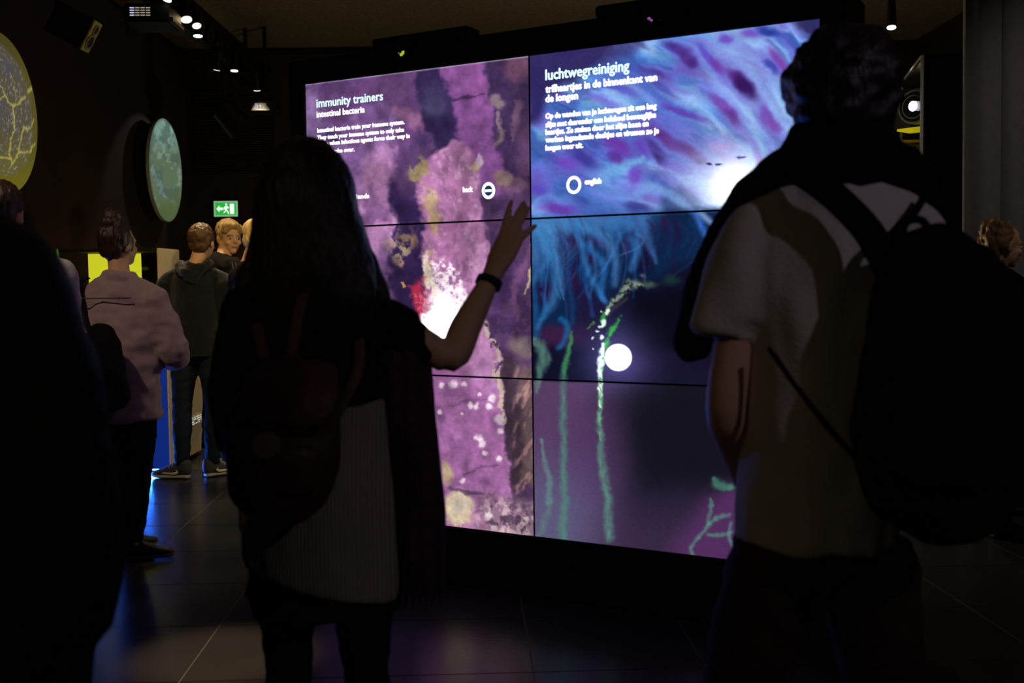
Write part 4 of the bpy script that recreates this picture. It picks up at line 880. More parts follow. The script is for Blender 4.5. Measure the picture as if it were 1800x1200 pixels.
# ------------------------------------------------------------------ people
M_skin = mat('skin', (0.55, 0.32, 0.20), 0.55, 0.35, 0.08, 10)
M_skin2 = mat('warm_skin', (0.60, 0.36, 0.22), 0.55, 0.35, 0.08, 10)
M_lip = mat('lips', (0.42, 0.17, 0.13), 0.5); M_eye = mat('eye_white', (0.6, 0.58, 0.55), 0.3); M_iris = mat('dark_iris', (0.03, 0.025, 0.02), 0.2)
def hairmat(name, rgb): return mat(name, rgb, 0.45, 0.4, 0.55, 40, 0.5, 90, stretch=(1.6, 1.6, 0.25))
def V3(x, y, z): return Vector((x, y, z))

def hand(bm, wrist, d, n, s=1.0, curl=0.5, thumb=1):
    """palm and five fingers; d along the hand, n out of the back of the hand, thumb = +1/-1 side"""
    d = Vector(d).normalized(); n = Vector(n); n = (n - d * n.dot(d)).normalized(); w = d.cross(n) * thumb
    add_tube(bm, [wrist - d * 0.02 * s, wrist + d * 0.03 * s, wrist + d * 0.085 * s], [(0.026 * s, 0.018 * s), (0.036 * s, 0.016 * s), (0.040 * s, 0.013 * s)], 14, w, 3)
    for k, (off, ln) in enumerate([(0.029, 0.070), (0.010, 0.078), (-0.010, 0.072), (-0.028, 0.056)]):
        p = wrist + d * (0.085 - 0.006 * abs(k - 1)) * s + w * off * s; dd = (d + w * off * 3).normalized(); pts = [p]
        for j in range(3):
            a = curl * (j + 0.6) * 0.7; pts.append(pts[-1] + (dd * math.cos(a) - n * math.sin(a)) * ln * s * (0.45, 0.32, 0.25)[j])
        add_tube(bm, pts, [0.0098 * s, 0.0095 * s, 0.0088 * s, 0.0075 * s], 10, w, 2)
    p = wrist + d * 0.022 * s + w * 0.030 * s
    add_tube(bm, [p, p + (d * .7 + w * .8 - n * .3 * curl) * 0.036 * s, p + (d * 1.5 + w * 1.1 - n * .9 * curl) * 0.036 * s], [0.0125 * s, 0.0108 * s, 0.0085 * s], 10, d, 2)

def shoe(parent, ankle, toe, s, M_up, M_sole, logo=None, laces=None, vox=0.006):
    a, tt = Vector(ankle), Vector(toe); d = Vector((tt.x - a.x, tt.y - a.y, 0)).normalized(); w = Vector((-d.y, d.x, 0)); z0 = 0.0
    heel = Vector((a.x, a.y, 0)) - d * 0.065 * s
    def at(l, x, z): return heel + d * (l * s) + w * (x * s) + Vector((0, 0, z * s + z0))
    b = bmesh.new()
    add_tube(b, [at(0.02, 0, .014), at(.08, 0, .014), at(.17, .004, .014), at(.235, .002, .015), at(.268, 0, .019)], [(.034 * s, .013 * s), (.036 * s, .013 * s), (.046 * s, .013 * s), (.041 * s, .013 * s), (.022 * s, .009 * s)], 20, w, 4)
    sole = fuse('sole', b, vox, M_sole, None, 2)
    b = bmesh.new()
    add_tube(b, [at(0.018, 0, .05), at(.07, 0, .058), at(.13, 0, .053), at(.19, .003, .040), at(.245, .001, .033), at(.262, 0, .028)], [(.029 * s, .034 * s), (.034 * s, .042 * s), (.036 * s, .036 * s), (.041 * s, .024 * s), (.034 * s, .016 * s), (.018 * s, .010 * s)], 20, w, 4)
    add_tube(b, [at(.045, 0, .06), at(.05, 0, .105)], [(.036 * s, .046 * s), (.037 * s, .046 * s)], 18, w, 2)
    sh = fuse('shoe', b, vox, M_up, parent, 3)
    attach(sole, sh)
    if laces:
        for k in range(4):
            b = bmesh.new(); l = 0.115 + 0.022 * k; z = .095 - .0105 * k
            add_tube(b, [at(l, -.03, z - .014), at(l + .006, 0, z), at(l, .03, z - .014)], [.0045 * s] * 3, 8, (0, 0, 1), 3); from_bm('lace', b, laces, sh, True)
    if logo:
        for sg in (-1, 1):
            b = bmesh.new()
            pts = [at(.19, sg * .040, .040), at(.13, sg * .040, .036), at(.095, sg * .0395, .036), at(.075, sg * .0375, .046), at(.085, sg * .0385, .058)]
            add_tube(b, pts, [(.002 * s, .004 * s), (.003 * s, .006 * s), (.003 * s, .0085 * s), (.003 * s, .006 * s), (.002 * s, .001 * s)], 10, w, 4); from_bm('curved_logo', b, logo, sh, True)
    return sh

def person(name, label, base=(0, 0), h=1.75, yaw=0.0, J=None, R=None, head=None, top=None, bottom=None, hair=None, shoes=None, vox=0.012, skin=None, build=1.0, hands=(True, True), group=None, root=None):
    """a figure: one continuous body, clothes and hair on it. J: joints in the person's own frame (x right, y ahead, z up, metres at h=1.75)"""
    k = h / 1.75; c_, s_ = math.cos(yaw), math.sin(yaw)
    def Wd(p): p = Vector(p) * k; return Vector((base[0] + p.x * c_ + p.y * s_, base[1] - p.x * s_ + p.y * c_, p.z))
    side = Vector((c_, -s_, 0)); fw = Vector((s_, c_, 0))
    D = dict(hip=(0, 0, .93), waist=(0, 0, 1.08), chest=(0, .01, 1.27), sho=(0, -.01, 1.41), neck=(0, -.015, 1.49), head=(0, .015, 1.635),
             sL=(-.175, -.01, 1.405), sR=(.175, -.01, 1.405), eL=(-.225, -.03, 1.13), eR=(.225, -.03, 1.13), wL=(-.21, .12, .92), wR=(.21, .12, .92),
             hL=(-.088, 0, .91), hR=(.088, 0, .91), kL=(-.095, .02, .49), kR=(.095, .02, .49), aL=(-.10, -.03, .085), aR=(.10, -.03, .085), tL=(-.12, .15, .03), tR=(.12, .15, .03))
    if J: D.update(J)
    G = {n: (p.copy() if isinstance(p, Vector) else Wd(p)) for n, p in D.items()}
    rr = dict(hip=(.165, .118), waist=(.138, .100), chest=(.160, .115), sho=(.140, .085), neck=(.056, .058), up=.050, el=.040, wr=.029, th=.085, kn=.056, an=.042)
    if R: rr.update(R)
    q = k * build
    def r2(n, f=1.0, o=0.0): v = rr[n]; return (v[0] * q * f + o, v[1] * q * f + o) if isinstance(v, tuple) else v * q * f + o
    skin = skin or M_skin
    P0 = root or empty(name, Vector((G['hip'].x, G['hip'].y, 0)), label, 'person', group)
    H = head or {}; hy = yaw + H.get('yaw', 0.0); hs = H.get('size', 1.0) * k
    HR = Matrix.Rotation(-hy, 3, 'Z') @ Matrix.Rotation(H.get('nod', 0.0), 3, 'X') @ Matrix.Rotation(H.get('tilt', 0.0), 3, 'Y')
    def hd(x, y, z): return G['head'] + HR @ (Vector((x, y, z)) * hs)
    def hr(a, b_, c): return (a * hs, b_ * hs, c * hs)
    # --- body
    b = bmesh.new()
    add_tube(b, [G['hip'] - V3(0, 0, .06 * k), G['hip'], G['waist'], G['chest'], G['sho'], G['neck']], [r2('hip', .80), r2('hip', .88), r2('waist', .88), r2('chest', .88), r2('sho', .85), r2('neck', 1.0)], 24, side)
    add_tube(b, [G['neck'] - V3(0, 0, .04 * k), (G['neck'] + hd(0, -.02, -.05)) / 2, hd(0, -.015, -.03)], [r2('neck', 1.05), (.052 * k, .055 * k), (.054 * k, .058 * k)], 18, side)
    add_ellip(b, hd(0, -.012, .032), hr(.074, .094, .084), HR); add_ellip(b, hd(0, .022, -.035), hr(.058, .070, .076), HR); add_ellip(b, hd(0, .062, -.088), hr(.026, .024, .022), HR)
    add_ellip(b, hd(0, .074, .018), hr(.050, .020, .014), HR); add_ellip(b, hd(0, .097, -.022), hr(.012, .018, .013), HR); add_tube(b, [hd(0, .084, .012), hd(0, .098, -.016)], [hr(.008, .008, 0)[:2], hr(.011, .011, 0)[:2]], 10, HR @ V3(1, 0, 0), 2)
    for sg in (-1, 1):
        add_ellip(b, hd(sg * .076, -.008, -.012), hr(.011, .019, .032), HR, 12, 8); add_ellip(b, hd(sg * .038, .066, -.03), hr(.022, .018, .020), HR, 12, 8)
    for S in 'LR':
        add_tube(b, [G['neck'] + V3(0, 0, .0), G['neck'] * .55 + G['s' + S] * .45 - V3(0, 0, .012 * k), G['s' + S]], [r2('neck', .8), r2('up', .8), r2('up', .85)], 14, fw, 3)
        add_tube(b, [G['s' + S], (G['s' + S] * .45 + G['e' + S] * .55), G['e' + S], (G['e' + S] * .6 + G['w' + S] * .4), G['w' + S]], [r2('up', .95), r2('up', .86), r2('el', .95), r2('el', .97), r2('wr')], 16, side)
        add_ellip(b, G['s' + S], (r2('up'), r2('up'), r2('up')))
        if hands[0 if S == 'L' else 1]:
            dd = (G['w' + S] - G['e' + S]).normalized(); hand(b, G['w' + S] + dd * .01, dd, fw * -.2 + (side if S == 'R' else -side), k * .95, 0.7, -1 if S == 'R' else 1)
        add_tube(b, [G['h' + S], (G['h' + S] + G['k' + S]) / 2, G['k' + S], (G['k' + S] * .65 + G['a' + S] * .35), G['a' + S]], [r2('th', .92), r2('th', .82), r2('kn', .92), r2('kn', .92), r2('an', .82)], 16, side)
        add_tube(b, [G['a' + S] - V3(0, 0, .03 * k), (G['a' + S] + G['t' + S]) / 2 - V3(0, 0, .01), G['t' + S]], [.034 * k, (.034 * k, .026 * k), (.03 * k, .018 * k)], 12, side, 2)
    if H.get('extra_body'): H['extra_body'](b)
    body = fuse('body', b, H.get('body_vox', vox), skin, P0, 4)
    if H.get('face'):
        for sg in (-1, 1):
            bb = bmesh.new(); add_ellip(bb, hd(sg * .030, .079, -.002), hr(.014, .008, .008), HR, 12, 8); e = from_bm('eye', bb, M_eye, body, True)
            bb = bmesh.new(); add_ellip(bb, hd(sg * .030, .085, -.002), hr(.0065, .004, .0065), HR, 10, 8); from_bm('iris', bb, M_iris, e, True)
            bb = bmesh.new(); add_tube(bb, [hd(sg * .012, .090, .019), hd(sg * .03, .091, .024), hd(sg * .048, .078, .019)], [hr(.004, .004, 0)[:2]] * 3, 8, (0, 0, 1), 2); from_bm('eyebrow', bb, hair['mat'], body, True)
        bb = bmesh.new(); add_ellip(bb, hd(0, .086, -.058), hr(.023, .010, .008), HR, 14, 8); from_bm('lips', bb, M_lip, body, True)
    # --- trousers / legs
    if bottom:
        lo = bottom.get('loose', .012); b = bmesh.new()
        add_tube(b, [G['hip'] + V3(0, 0, .06 * k), G['hip'], G['hip'] - V3(0, 0, .08 * k)], [r2('hip', .9, .004), r2('hip', .95, .006), r2('hip', .86, .004)], 24, side)
        for S in 'LR':
            end = G['a' + S] + V3(0, 0, .01)
            add_tube(b, [G['h' + S], (G['h' + S] + G['k' + S]) / 2, G['k' + S], (G['k' + S] * .6 + G['a' + S] * .4), end], [r2('th', 1, lo * .6), r2('th', .9, lo), r2('kn', 1, lo), r2('kn', 1, lo), r2('an', 1, lo * bottom.get('cuff', 1.0))], 18, side, cap=.2)
        fuse(bottom.get('name', 'trousers'), b, vox, bottom['mat'], P0, 4, (.008, (14, 14, 20)))
    # --- top
    if top:
        lo = top.get('loose', .018); b = bmesh.new(); hem = top.get('hem', .84)
        hz = G['hip'] + (G['hip'] - G['waist']).normalized() * ((.93 - hem) * k)
        add_tube(b, [hz, G['hip'], G['waist'], G['chest'], G['sho'], G['neck'] - V3(0, 0, .01)], [r2('hip', 1, lo), r2('hip', 1, lo), r2('waist', 1, lo * top.get('waist', 1.3)), r2('chest', 1, lo), r2('sho', 1, lo * .8), r2('neck', 1.12, .004)], 26, side, cap=.15)
        sl = top.get('sleeve', 1.0)
        for S in 'LR':
            s0, e0, w0 = G['s' + S], G['e' + S], G['w' + S]
            add_tube(b, [G['neck'] - V3(0, 0, .012 * k), G['neck'] * .5 + s0 * .5 - V3(0, 0, .008 * k), s0 + V3(0, 0, .004)], [r2('neck', .85, .002), r2('up', .95, lo * .4), r2('up', 1.05, lo * .5)], 16, fw, 3)
            add_ellip(b, s0, (r2('up', 1.08, lo * .5),) * 3)
            if sl >= 1: add_tube(b, [s0, s0 * .45 + e0 * .55, e0, e0 * .5 + w0 * .5, w0], [r2('up', 1.1, lo * .7), r2('up', 1.0, lo), r2('el', 1.0, lo), r2('el', .95, lo), r2('wr', 1, lo * .7)], 18, side, cap=.2)
            else: add_tube(b, [s0, s0 * (1 - sl * .6) + e0 * sl * .6, s0 * (1 - sl) + e0 * sl], [r2('up', 1.1, lo * .7), r2('up', 1.05, lo), r2('up', 1.0, lo * 1.3)], 18, side, cap=.1)
        if top.get('extra'): top['extra'](b, G)
        fuse(top.get('name', 'shirt'), b, vox, top['mat'], P0, 4, (top.get('fold', .010), top.get('fold_f', (9, 9, 13))))
    # --- hair
    if hair:
        b = bmesh.new(); st = hair.get('style', 'short'); f = hair.get('vol', 1.0)
        add_ellip(b, hd(0, -.030, .046), hr(.082 * f, .090 * f, .082 * f), HR, 24, 16); add_ellip(b, hd(0, -.058, -.008), hr(.070 * f, .052, .066), HR)
        if st in ('short', 'fringe'):
            for sg in (-1, 1): add_ellip(b, hd(sg * .062, -.01, .025), hr(.022, .045, .045), HR)
        if st == 'fringe':
            add_ellip(b, hd(.012, .052, .082), hr(.066, .040, .030), HR); add_ellip(b, hd(-.045, .055, .060), hr(.030, .030, .035), HR); add_ellip(b, hd(.050, .050, .060), hr(.026, .030, .035), HR)
        if st == 'bun':
            add_ellip(b, hd(0, -.03, .15), hr(.050, .050, .046), HR); add_ellip(b, hd(.012, -.05, .118), hr(.05, .05, .04), HR)
            for sg in (-1, 1): add_ellip(b, hd(sg * .060, -.005, .015), hr(.022, .05, .055), HR)
        if st == 'curly':
            rg = random.Random(3)
            for i in range(110):
                a, z = rg.uniform(0, 6.28), rg.uniform(-.11, .12); rad = math.sqrt(max(.0, 1 - ((z - .02) / .15) ** 2))
                x, y = .078 * rad * math.cos(a), -.03 + .088 * rad * math.sin(a)
                if y > .0 and z < .085: continue
                add_ellip(b, hd(x, y, z), hr(.016, .016, .022), HR, 8, 6)
        if hair.get('extra'): hair['extra'](b, hd, HR, hs)
        hv = hair.get('vox', min(vox, .008))
        fuse('hair', b, hv, hair['mat'], P0, 3, (hair.get('rough', .007), hair.get('freq', (60, 60, 14))))
    if shoes:
        for S in 'LR': shoe(P0, G['a' + S], G['t' + S], k * shoes.get('size', 1.0), shoes['up'], shoes['sole'], shoes.get('logo'), shoes.get('laces'), .007)
    return P0, G, body

M_shoe_dk = mat('dark_shoe_leather', (0.012, 0.010, 0.010), 0.6); M_sole_dk = mat('dark_rubber_sole', (0.05, 0.035, 0.02), 0.7)
M_sole_w = mat('pale_rubber_sole', (0.42, 0.38, 0.28), 0.6); M_shoe_gr = mat('charcoal_sneaker_cloth', (0.045, 0.045, 0.05), 0.7, bump=.2); M_white_mark = mat('white_mark', (0.65, 0.63, 0.55), 0.5); M_lace = mat('grey_lace', (0.25, 0.25, 0.25), 0.8)
H_dark = hairmat('near_black_hair', (0.012, 0.009, 0.007)); H_brown = hairmat('brown_hair', (0.085, 0.046, 0.018)); H_dkbrown = hairmat('dark_brown_hair', (0.026, 0.013, 0.007)); H_blond = hairmat('dark_blond_hair', (0.34, 0.22, 0.08)); H_light = hairmat('light_blond_hair', (0.60, 0.44, 0.18))
M_jeans = mat('dark_blue_jeans', (0.008, 0.014, 0.028), 0.9, 0.15, 0.35, 30, .4, 200)
M_blk = mat('black_cloth', (0.006, 0.006, 0.007), 0.95, 0.05, 0.3, 30, .2, 200)

# --- woman in the mauve shirt
cpt = P(213, 600, 5.3)
M_mauve = mat('mauve_corduroy_shirt', (0.33, 0.23, 0.26), 0.95, 0.1, 0.12, 12, .5, 160, stretch=(3, 3, .3), sheen=.2)
def mauve_extra(b, G):
    add_tube(b, [G['neck'] + V3(-.065, -.02, .0), G['neck'] + V3(0, -.075, -.012), G['neck'] + V3(.07, -.015, .0), G['neck'] + V3(.05, .06, -.01)], [(.016, .028)] * 4, 12, (0, 1, 0), 4)
pw, Gp, _ = person('person', 'woman seen from behind in mauve shirt with dark hair in a bun', (cpt.x, 5.3), 1.66, 0.12,
    J=dict(neck=(.01, -.01, 1.49), head=(.0, .01, 1.645), sL=(-.18, -.0, 1.365), sR=(.18, 0, 1.365), eR=(.285, .02, 1.085), wR=(.17, .24, 1.03), eL=(-.26, .0, 1.12), wL=(-.16, .25, 1.0), hL=(-.05, 0, .9), kL=(-.03, .05, .49), aL=(-.05, .12, .085), tL=(.0, .29, .03), hR=(.10, 0, .9), kR=(.085, .0, .5), aR=(.045, -.03, .085), tR=(.19, .04, .03)),
    R=dict(hip=(.168, .125), chest=(.165, .12), waist=(.155, .115)), head=dict(yaw=.35, nod=.1), top=dict(mat=M_mauve, name='shirt', loose=.032, hem=.74, waist=1.6, fold=.014, extra=mauve_extra),
    bottom=dict(mat=M_blk, name='trousers', loose=.006), hair=dict(mat=H_dkbrown, style='bun'), shoes=dict(up=M_shoe_dk, sole=M_sole_dk, laces=M_shoe_dk), vox=.012)
zy = P(200, 524, 5.15).z; b = bmesh.new()
add_tube(b, [Gp['sho'] + V3(x, y, zy - Gp['sho'].z) for x, y in ((-.19, -.06), (-.12, -.118), (0, -.133), (.10, -.118))], [.003] * 4, 6, (0, 0, 1), 4); from_bm('yoke_seam', b, mat('dark_seam', (.08, .05, .06), .9), pw, True)
bc = P(180, 640, 5.0)
t = empty('shoulder_bag', bc - V3(0, 0, .2), 'black shoulder bag at the left hip of the woman in mauve', 'bag')
b = bmesh.new(); add_tube(b, [bc + V3(.005, 0, .17), bc + V3(0, 0, .09), bc + V3(.01, 0, -.05), bc + V3(.05, 0, -.19)], [(.055, .035), (.092, .055), (.10, .065), (.085, .055)], 20); fuse('bag_body', b, .01, M_blk, t, 4, (.006, (14, 14, 14)))
b = bmesh.new(); add_tube(b, [bc + V3(-.04, -.02, .15), P(140, 545, 5.13), Gp['sL'] + V3(0, -.09, .07), Gp['sL'] + V3(.0, .02, .105)], [(.014, .005)] * 4, 10, (1, 0, 0), 5); from_bm('bag_strap', b, M_blk, t, True)

# --- boy in the navy hoodie
cpt = P(346, 600, 7.52)
M_hood = mat('navy_hoodie_fleece', (0.0075, 0.0085, 0.014), 0.95, 0.1, 0.2, 14, .4, 160, sheen=.25)
hb, Gh, _ = person('person', 'boy seen from behind in navy hoodie and jeans beside the showcase', (cpt.x, 7.52), 1.76, 0.0,
    J=dict(neck=(.01, -.01, 1.50), head=(.055, .02, 1.645), sL=(-.185, 0, 1.375), sR=(.19, 0, 1.37), eL=(-.235, .02, 1.14), eR=(.235, .0, 1.13), wL=(-.12, .22, 1.05), wR=(.13, .2, 1.02), hL=(-.085, 0, .92), hR=(.095, 0, .92), kL=(-.115, .0, .5), kR=(.10, .03, .5), aL=(-.125, -.02, .085), tL=(-.30, .02, .03), aR=(.07, .05, .085), tR=(.17, .15, .03)),
    head=dict(yaw=.15, nod=-.0), top=dict(mat=M_hood, name='hoodie', loose=.026, hem=.86, fold=.010), bottom=dict(mat=M_jeans, name='jeans', loose=.010, cuff=.6), hair=dict(mat=H_brown, style='short', vol=1.10, rough=.008, freq=(40, 40, 30)),
    shoes=dict(up=M_shoe_gr, sole=M_sole_w, logo=M_white_mark, laces=M_lace, size=1.12), vox=.012, skin=M_skin2)
b = bmesh.new(); n0 = Gh['neck']
add_tube(b, [n0 + V3(-.105, .02, .0), n0 + V3(-.095, -.06, -.02), n0 + V3(-.02, -.115, -.06), n0 + V3(.075, -.08, -.025), n0 + V3(.105, .01, .005)], [(.030, .028), (.036, .034), (.046, .05), (.036, .034), (.03, .028)], 16, (0, 0, 1), 5)
add_tube(b, [n0 + V3(-.06, -.07, -.05), n0 + V3(.0, -.095, -.10), n0 + V3(.06, -.07, -.05)], [(.03, .05), (.045, .05), (.03, .05)], 16, (0, 0, 1), 4)
add_tube(b, [n0 + V3(-.085, -.09, -.03), n0 + V3(.0, -.13, -.085), n0 + V3(.06, -.12, -.04)], [.012, .016, .010], 10, (0, 0, 1), 4)
fuse('hood', b, .009, M_hood, hb, 2, (.010, (18, 18, 18)))

# --- boy looking back at the camera
cpt = P(386, 600, 8.1)
M_jack = mat('black_zip_jacket', (0.008, 0.007, 0.0065), 0.85, 0.15, bump=.2)
fb, Gf, _ = person('person', 'blond boy in black jacket looking back towards the camera', (cpt.x, 8.1), 1.86, 0.5,
    J=dict(neck=(.015, .03, 1.47), head=(.035, .09, 1.615)), head=dict(yaw=1.98, face=True, nod=-.12, body_vox=.006, size=1.03), top=dict(mat=M_jack, name='jacket', loose=.02), bottom=dict(mat=M_blk, name='trousers'), hair=dict(mat=H_blond, style='fringe', vol=1.03, freq=(50, 50, 25)),
    shoes=dict(up=mat('blue_sneaker_cloth', (.03, .06, .10), .7), sole=mat('pale_blue_sole', (.3, .5, .6), .6)), vox=.013, skin=M_skin2)
b = bmesh.new(); add_tube(b, [Gf['neck'] + V3(-.08, .03, -.01), Gf['neck'] + V3(.0, -.085, -.025), Gf['neck'] + V3(.085, -.02, -.02)], [(.02, .034)] * 3, 12, (0, 1, 0), 4); fuse('collar', b, .009, M_jack, fb, 2)
for x in (.085, .105):
    b = bmesh.new(); p = P(408 + (x - .085) * 300, 462, 7.90); add_tube(b, [p, p + V3(.005, 0, -.03), p + V3(.012, 0, -.06)], [.0022] * 3, 8, (1, 0, 0), 3); from_bm('drawstring', b, M_lace, fb, True)

# --- blond visitor mostly hidden by the girl
cpt = P(446, 600, 6.9)
person('person', 'light blond visitor half hidden behind the long haired girl', (cpt.x, 6.9), 1.77, 0.9, head=dict(yaw=.3, nod=-.25), J=dict(head=(.03, .05, 1.625)), top=dict(mat=M_blk, name='jacket'), bottom=dict(mat=M_blk), hair=dict(mat=H_light, style='fringe', vol=1.05), shoes=dict(up=M_shoe_dk, sole=M_sole_dk), vox=.014)

# --- visitor in the pale shirt at the far left
cpt = P(46, 600, 4.3)
M_pale = mat('pale_grey_shirt', (0.42, 0.40, 0.39), 0.9, 0.1, .12, 10, .3, 120)
person('person', 'visitor in pale shirt at far left behind the dark coat', (cpt.x, 4.3), 1.74, -0.25, J=dict(head=(-.075, .03, 1.665), neck=(-.045, -.01, 1.52), sR=(.135, 0, 1.42), eR=(.14, .06, 1.14), wR=(.06, .25, 1.05)), head=dict(yaw=.2), top=dict(mat=M_pale, loose=.022), bottom=dict(mat=M_blk), hair=dict(mat=H_dkbrown, style='short', vol=1.06), shoes=dict(up=M_shoe_dk, sole=M_sole_dk), vox=.013)

# --- girl in profile at the far right
cpt = P(1752, 600, 5.6)
person('person', 'visitor in profile with wavy brown blond hair before the grey curtain', (cpt.x, 5.6), 1.63, 1.40, J=dict(head=(.0, .03, 1.625)), head=dict(yaw=.0, face=True, nod=-.1, body_vox=.007, size=1.08), top=dict(mat=M_blk, name='jacket'), bottom=dict(mat=M_blk), hair=dict(mat=hairmat('wavy_brown_blond_hair', (.26, .14, .05)), style='curly', vol=.96), shoes=dict(up=M_shoe_dk, sole=M_sole_dk), vox=.013)
b = bmesh.new(); p = P(1757, 468, 5.45); add_ellip(b, p, (.02, .012, .028)); add_ellip(b, p + V3(.012, 0, -.02), (.014, .01, .02))
o = fuse('scarf_knot', b, .005, M_white_mark, None, 2); attach(o, [x for x in col.objects if x.get('label', '').startswith('visitor in profile')][0])

# --- dark coat at the left edge, very near
YF = 1.55
def F(px, py, dy=0.0): return P(px, py, YF + dy)
M_coat = mat('black_quilted_coat', (0.010, 0.010, 0.014), 0.55, 0.25, .3, 12, .3, 60)
def coat_extra(b, G):
    s = YF / F_PX
    add_tube(b, [F(-110, 405), F(-40, 440), F(10, 483), F(54, 574), F(86, 660), F(99, 760), F(114, 880), F(120, 990), F(108, 1090)], [.05, (70 * s, 60 * s), (84 * s, 80 * s), (84 * s, 84 * s), (88 * s, 88 * s), (92 * s, 88 * s), (97 * s, 88 * s), (97 * s, 88 * s), (92 * s, 80 * s)], 22, (1, 0, 0), 4)
    add_tube(b, [F(-110, 420), F(-90, 700), F(-75, 950), F(-60, 1150)], [(150 * s, .11), (200 * s, .13), (230 * s, .15), (225 * s, .15)], 24, (1, 0, 0), 4)
person('person', 'near person in black coat cut off by the left edge', J=dict(head=F(-150, 200), neck=F(-125, 350), sho=F(-120, 440), chest=F(-110, 600), waist=F(-100, 800), hip=F(-90, 1020), sL=F(-330, 450), sR=F(20, 480), eL=F(-370, 780), wL=F(-300, 1000, .2), eR=F(100, 790), wR=F(110, 1060, .08),
    hL=F(-190, 1040), hR=F(10, 1040), kL=V3(-1.05, YF, .50), kR=V3(-.78, YF, .50), aL=V3(-1.06, YF - .03, .085), aR=V3(-.78, YF - .03, .085), tL=V3(-1.08, YF + .16, .03), tR=V3(-.76, YF + .16, .03)),
    top=dict(mat=M_coat, name='coat', loose=.03, hem=.74, extra=coat_extra, fold=.006), bottom=dict(mat=M_blk), hair=dict(mat=H_dark, style='short'), shoes=dict(up=M_shoe_dk, sole=M_sole_dk), vox=.011)

# ------------------------------------------------------------------ the girl before the video wall
YG = 2.45
def g(px, py, dy=0.0): return P(px, py, YG + dy)
sg_ = YG / F_PX
M_girlskin = mat('girl_skin', (0.50, 0.30, 0.17), 0.6, 0.3, .06, 10)
def girl_hand(b):
    w = g(862, 492, .17)
    add_tube(b, [g(852, 512, .16), g(868, 478, .18), g(884, 446, .20), g(898, 418, .22)], [(.027, .022), (.027, .020), (.036, .019), (.036, .016)], 16, (1, 0, .45), 4)
    for pts in [[(880, 424, .21), (886, 398, .235), (893, 372, .25), (900, 352, .255)], [(893, 412, .22), (904, 388, .245), (914, 368, .26), (922, 354, .262)], [(904, 414, .225), (914, 393, .25), (923, 376, .265), (929, 365, .27)], [(910, 426, .22), (922, 413, .235), (933, 403, .245), (942, 396, .25)]]:
        add_tube(b, [g(*p) for p in pts], [.0098, .0092, .0085, .0068], 12, (1, 0, 0), 3)
    add_tube(b, [g(866, 462, .20), g(872, 440, .25), g(884, 424, .275), g(893, 412, .285)], [.014, .012, .0105, .008], 12, (1, 0, 0), 3)
M_black_top = mat('black_knit_top', (0.006, 0.0055, 0.008), 0.95, 0.05, .3, 20, .3, 180)
gj = dict(head=g(537, 335, .02), neck=g(540, 470), sho=g(542, 528), chest=g(545, 640), waist=g(550, 790), hip=g(556, 930), sL=g(432, 545), sR=g(655, 560, .02), eL=g(412, 740, .04), wL=g(470, 850, .24), eR=g(792, 628, .05), wR=g(856, 502, .155),
          hL=g(505, 960), hR=g(625, 960), kL=g(508, 1172), kR=g(645, 1172), aL=Vector((g(490, 1300).x, YG - .03, .085)), aR=Vector((g(652, 1300).x, YG, .085)), tL=Vector((g(480, 1300).x, YG + .15, .03)), tR=Vector((g(670, 1300).x, YG + .18, .03)))
def girl_top(b, G):
    # wide dark shoulders and the short sleeve hanging to the elbow
    add_tube(b, [g(470, 545), g(428, 590), g(405, 680), g(415, 780, .05)], [.06, .055, .05, .045], 18, (1, 0, 0), 3)
    add_tube(b, [g(600, 520, .0), g(660, 562, .02), g(715, 600, .04), g(752, 634, .045)], [.055, (.056, .060), (.058, .055), (.052, .05)], 20, (1, 0, 0), 4, cap=.1)
    add_tube(b, [g(545, 560), g(550, 700), g(560, 800)], [(.165, .1), (.16, .1), (.15, .095)], 22, (1, 0, 0), 3)
def girl_hair(b, hd, HR, hs):
    s = sg_
    add_tube(b, [g(537, 278, .01), g(537, 320, 0), g(538, 380, -.02), g(545, 450, -.05), g(555, 530, -.075), g(560, 600, -.08)], [(66 * s, .075), (85 * s, .10), (92 * s, .10), (104 * s, .075), (106 * s, .05), (80 * s, .03)], 26, (1, 0, 0), 4)
    add_tube(b, [g(600, 330, .04), g(622, 400, .04), g(640, 460, .02), g(668, 520, .0), g(672, 560, .0)], [.02, .026, .03, .026, .012], 14, (1, 0, 0), 4)
    add_tube(b, [g(470, 330, .04), g(462, 400, .04), g(452, 460, .02), g(432, 505, .0), g(425, 560, -.02)], [.02, .026, .03, .028, .014], 14, (1, 0, 0), 4)
girl, Gg, girl_body = person('person', 'girl with long black hair raising her hand to the video wall', J=gj, h=1.66,
    R=dict(up=.048, el=.041, wr=.027, hip=(.168, .125), waist=(.14, .105), chest=(.16, .11), sho=(.135, .08), th=.078, kn=.052), head=dict(extra_body=girl_hand, body_vox=.0055), hands=(True, False), skin=M_girlskin,
    top=dict(mat=M_black_top, name='black_top', loose=.014, hem=1.06, sleeve=.45, extra=girl_top, fold=.005), bottom=dict(mat=M_blk, name='leggings', loose=.003), hair=dict(mat=H_dark, style='long', extra=girl_hair, rough=.004, freq=(70, 70, 8), vox=.008),
    shoes=dict(up=M_shoe_dk, sole=M_sole_dk), vox=.009)
b = bmesh.new(); a_, d_ = g(859, 497, .158), (g(866, 482, .178) - g(852, 512, .155)).normalized()
add_tube(b, [a_ - d_ * .009, a_ + d_ * .009], [(.0335, .0285)] * 2, 24, (1, 0, .45), 1, cap=.05); from_bm('wristband', b, mat('dark_navy_wristband', (.006, .007, .016), .8), girl, True)
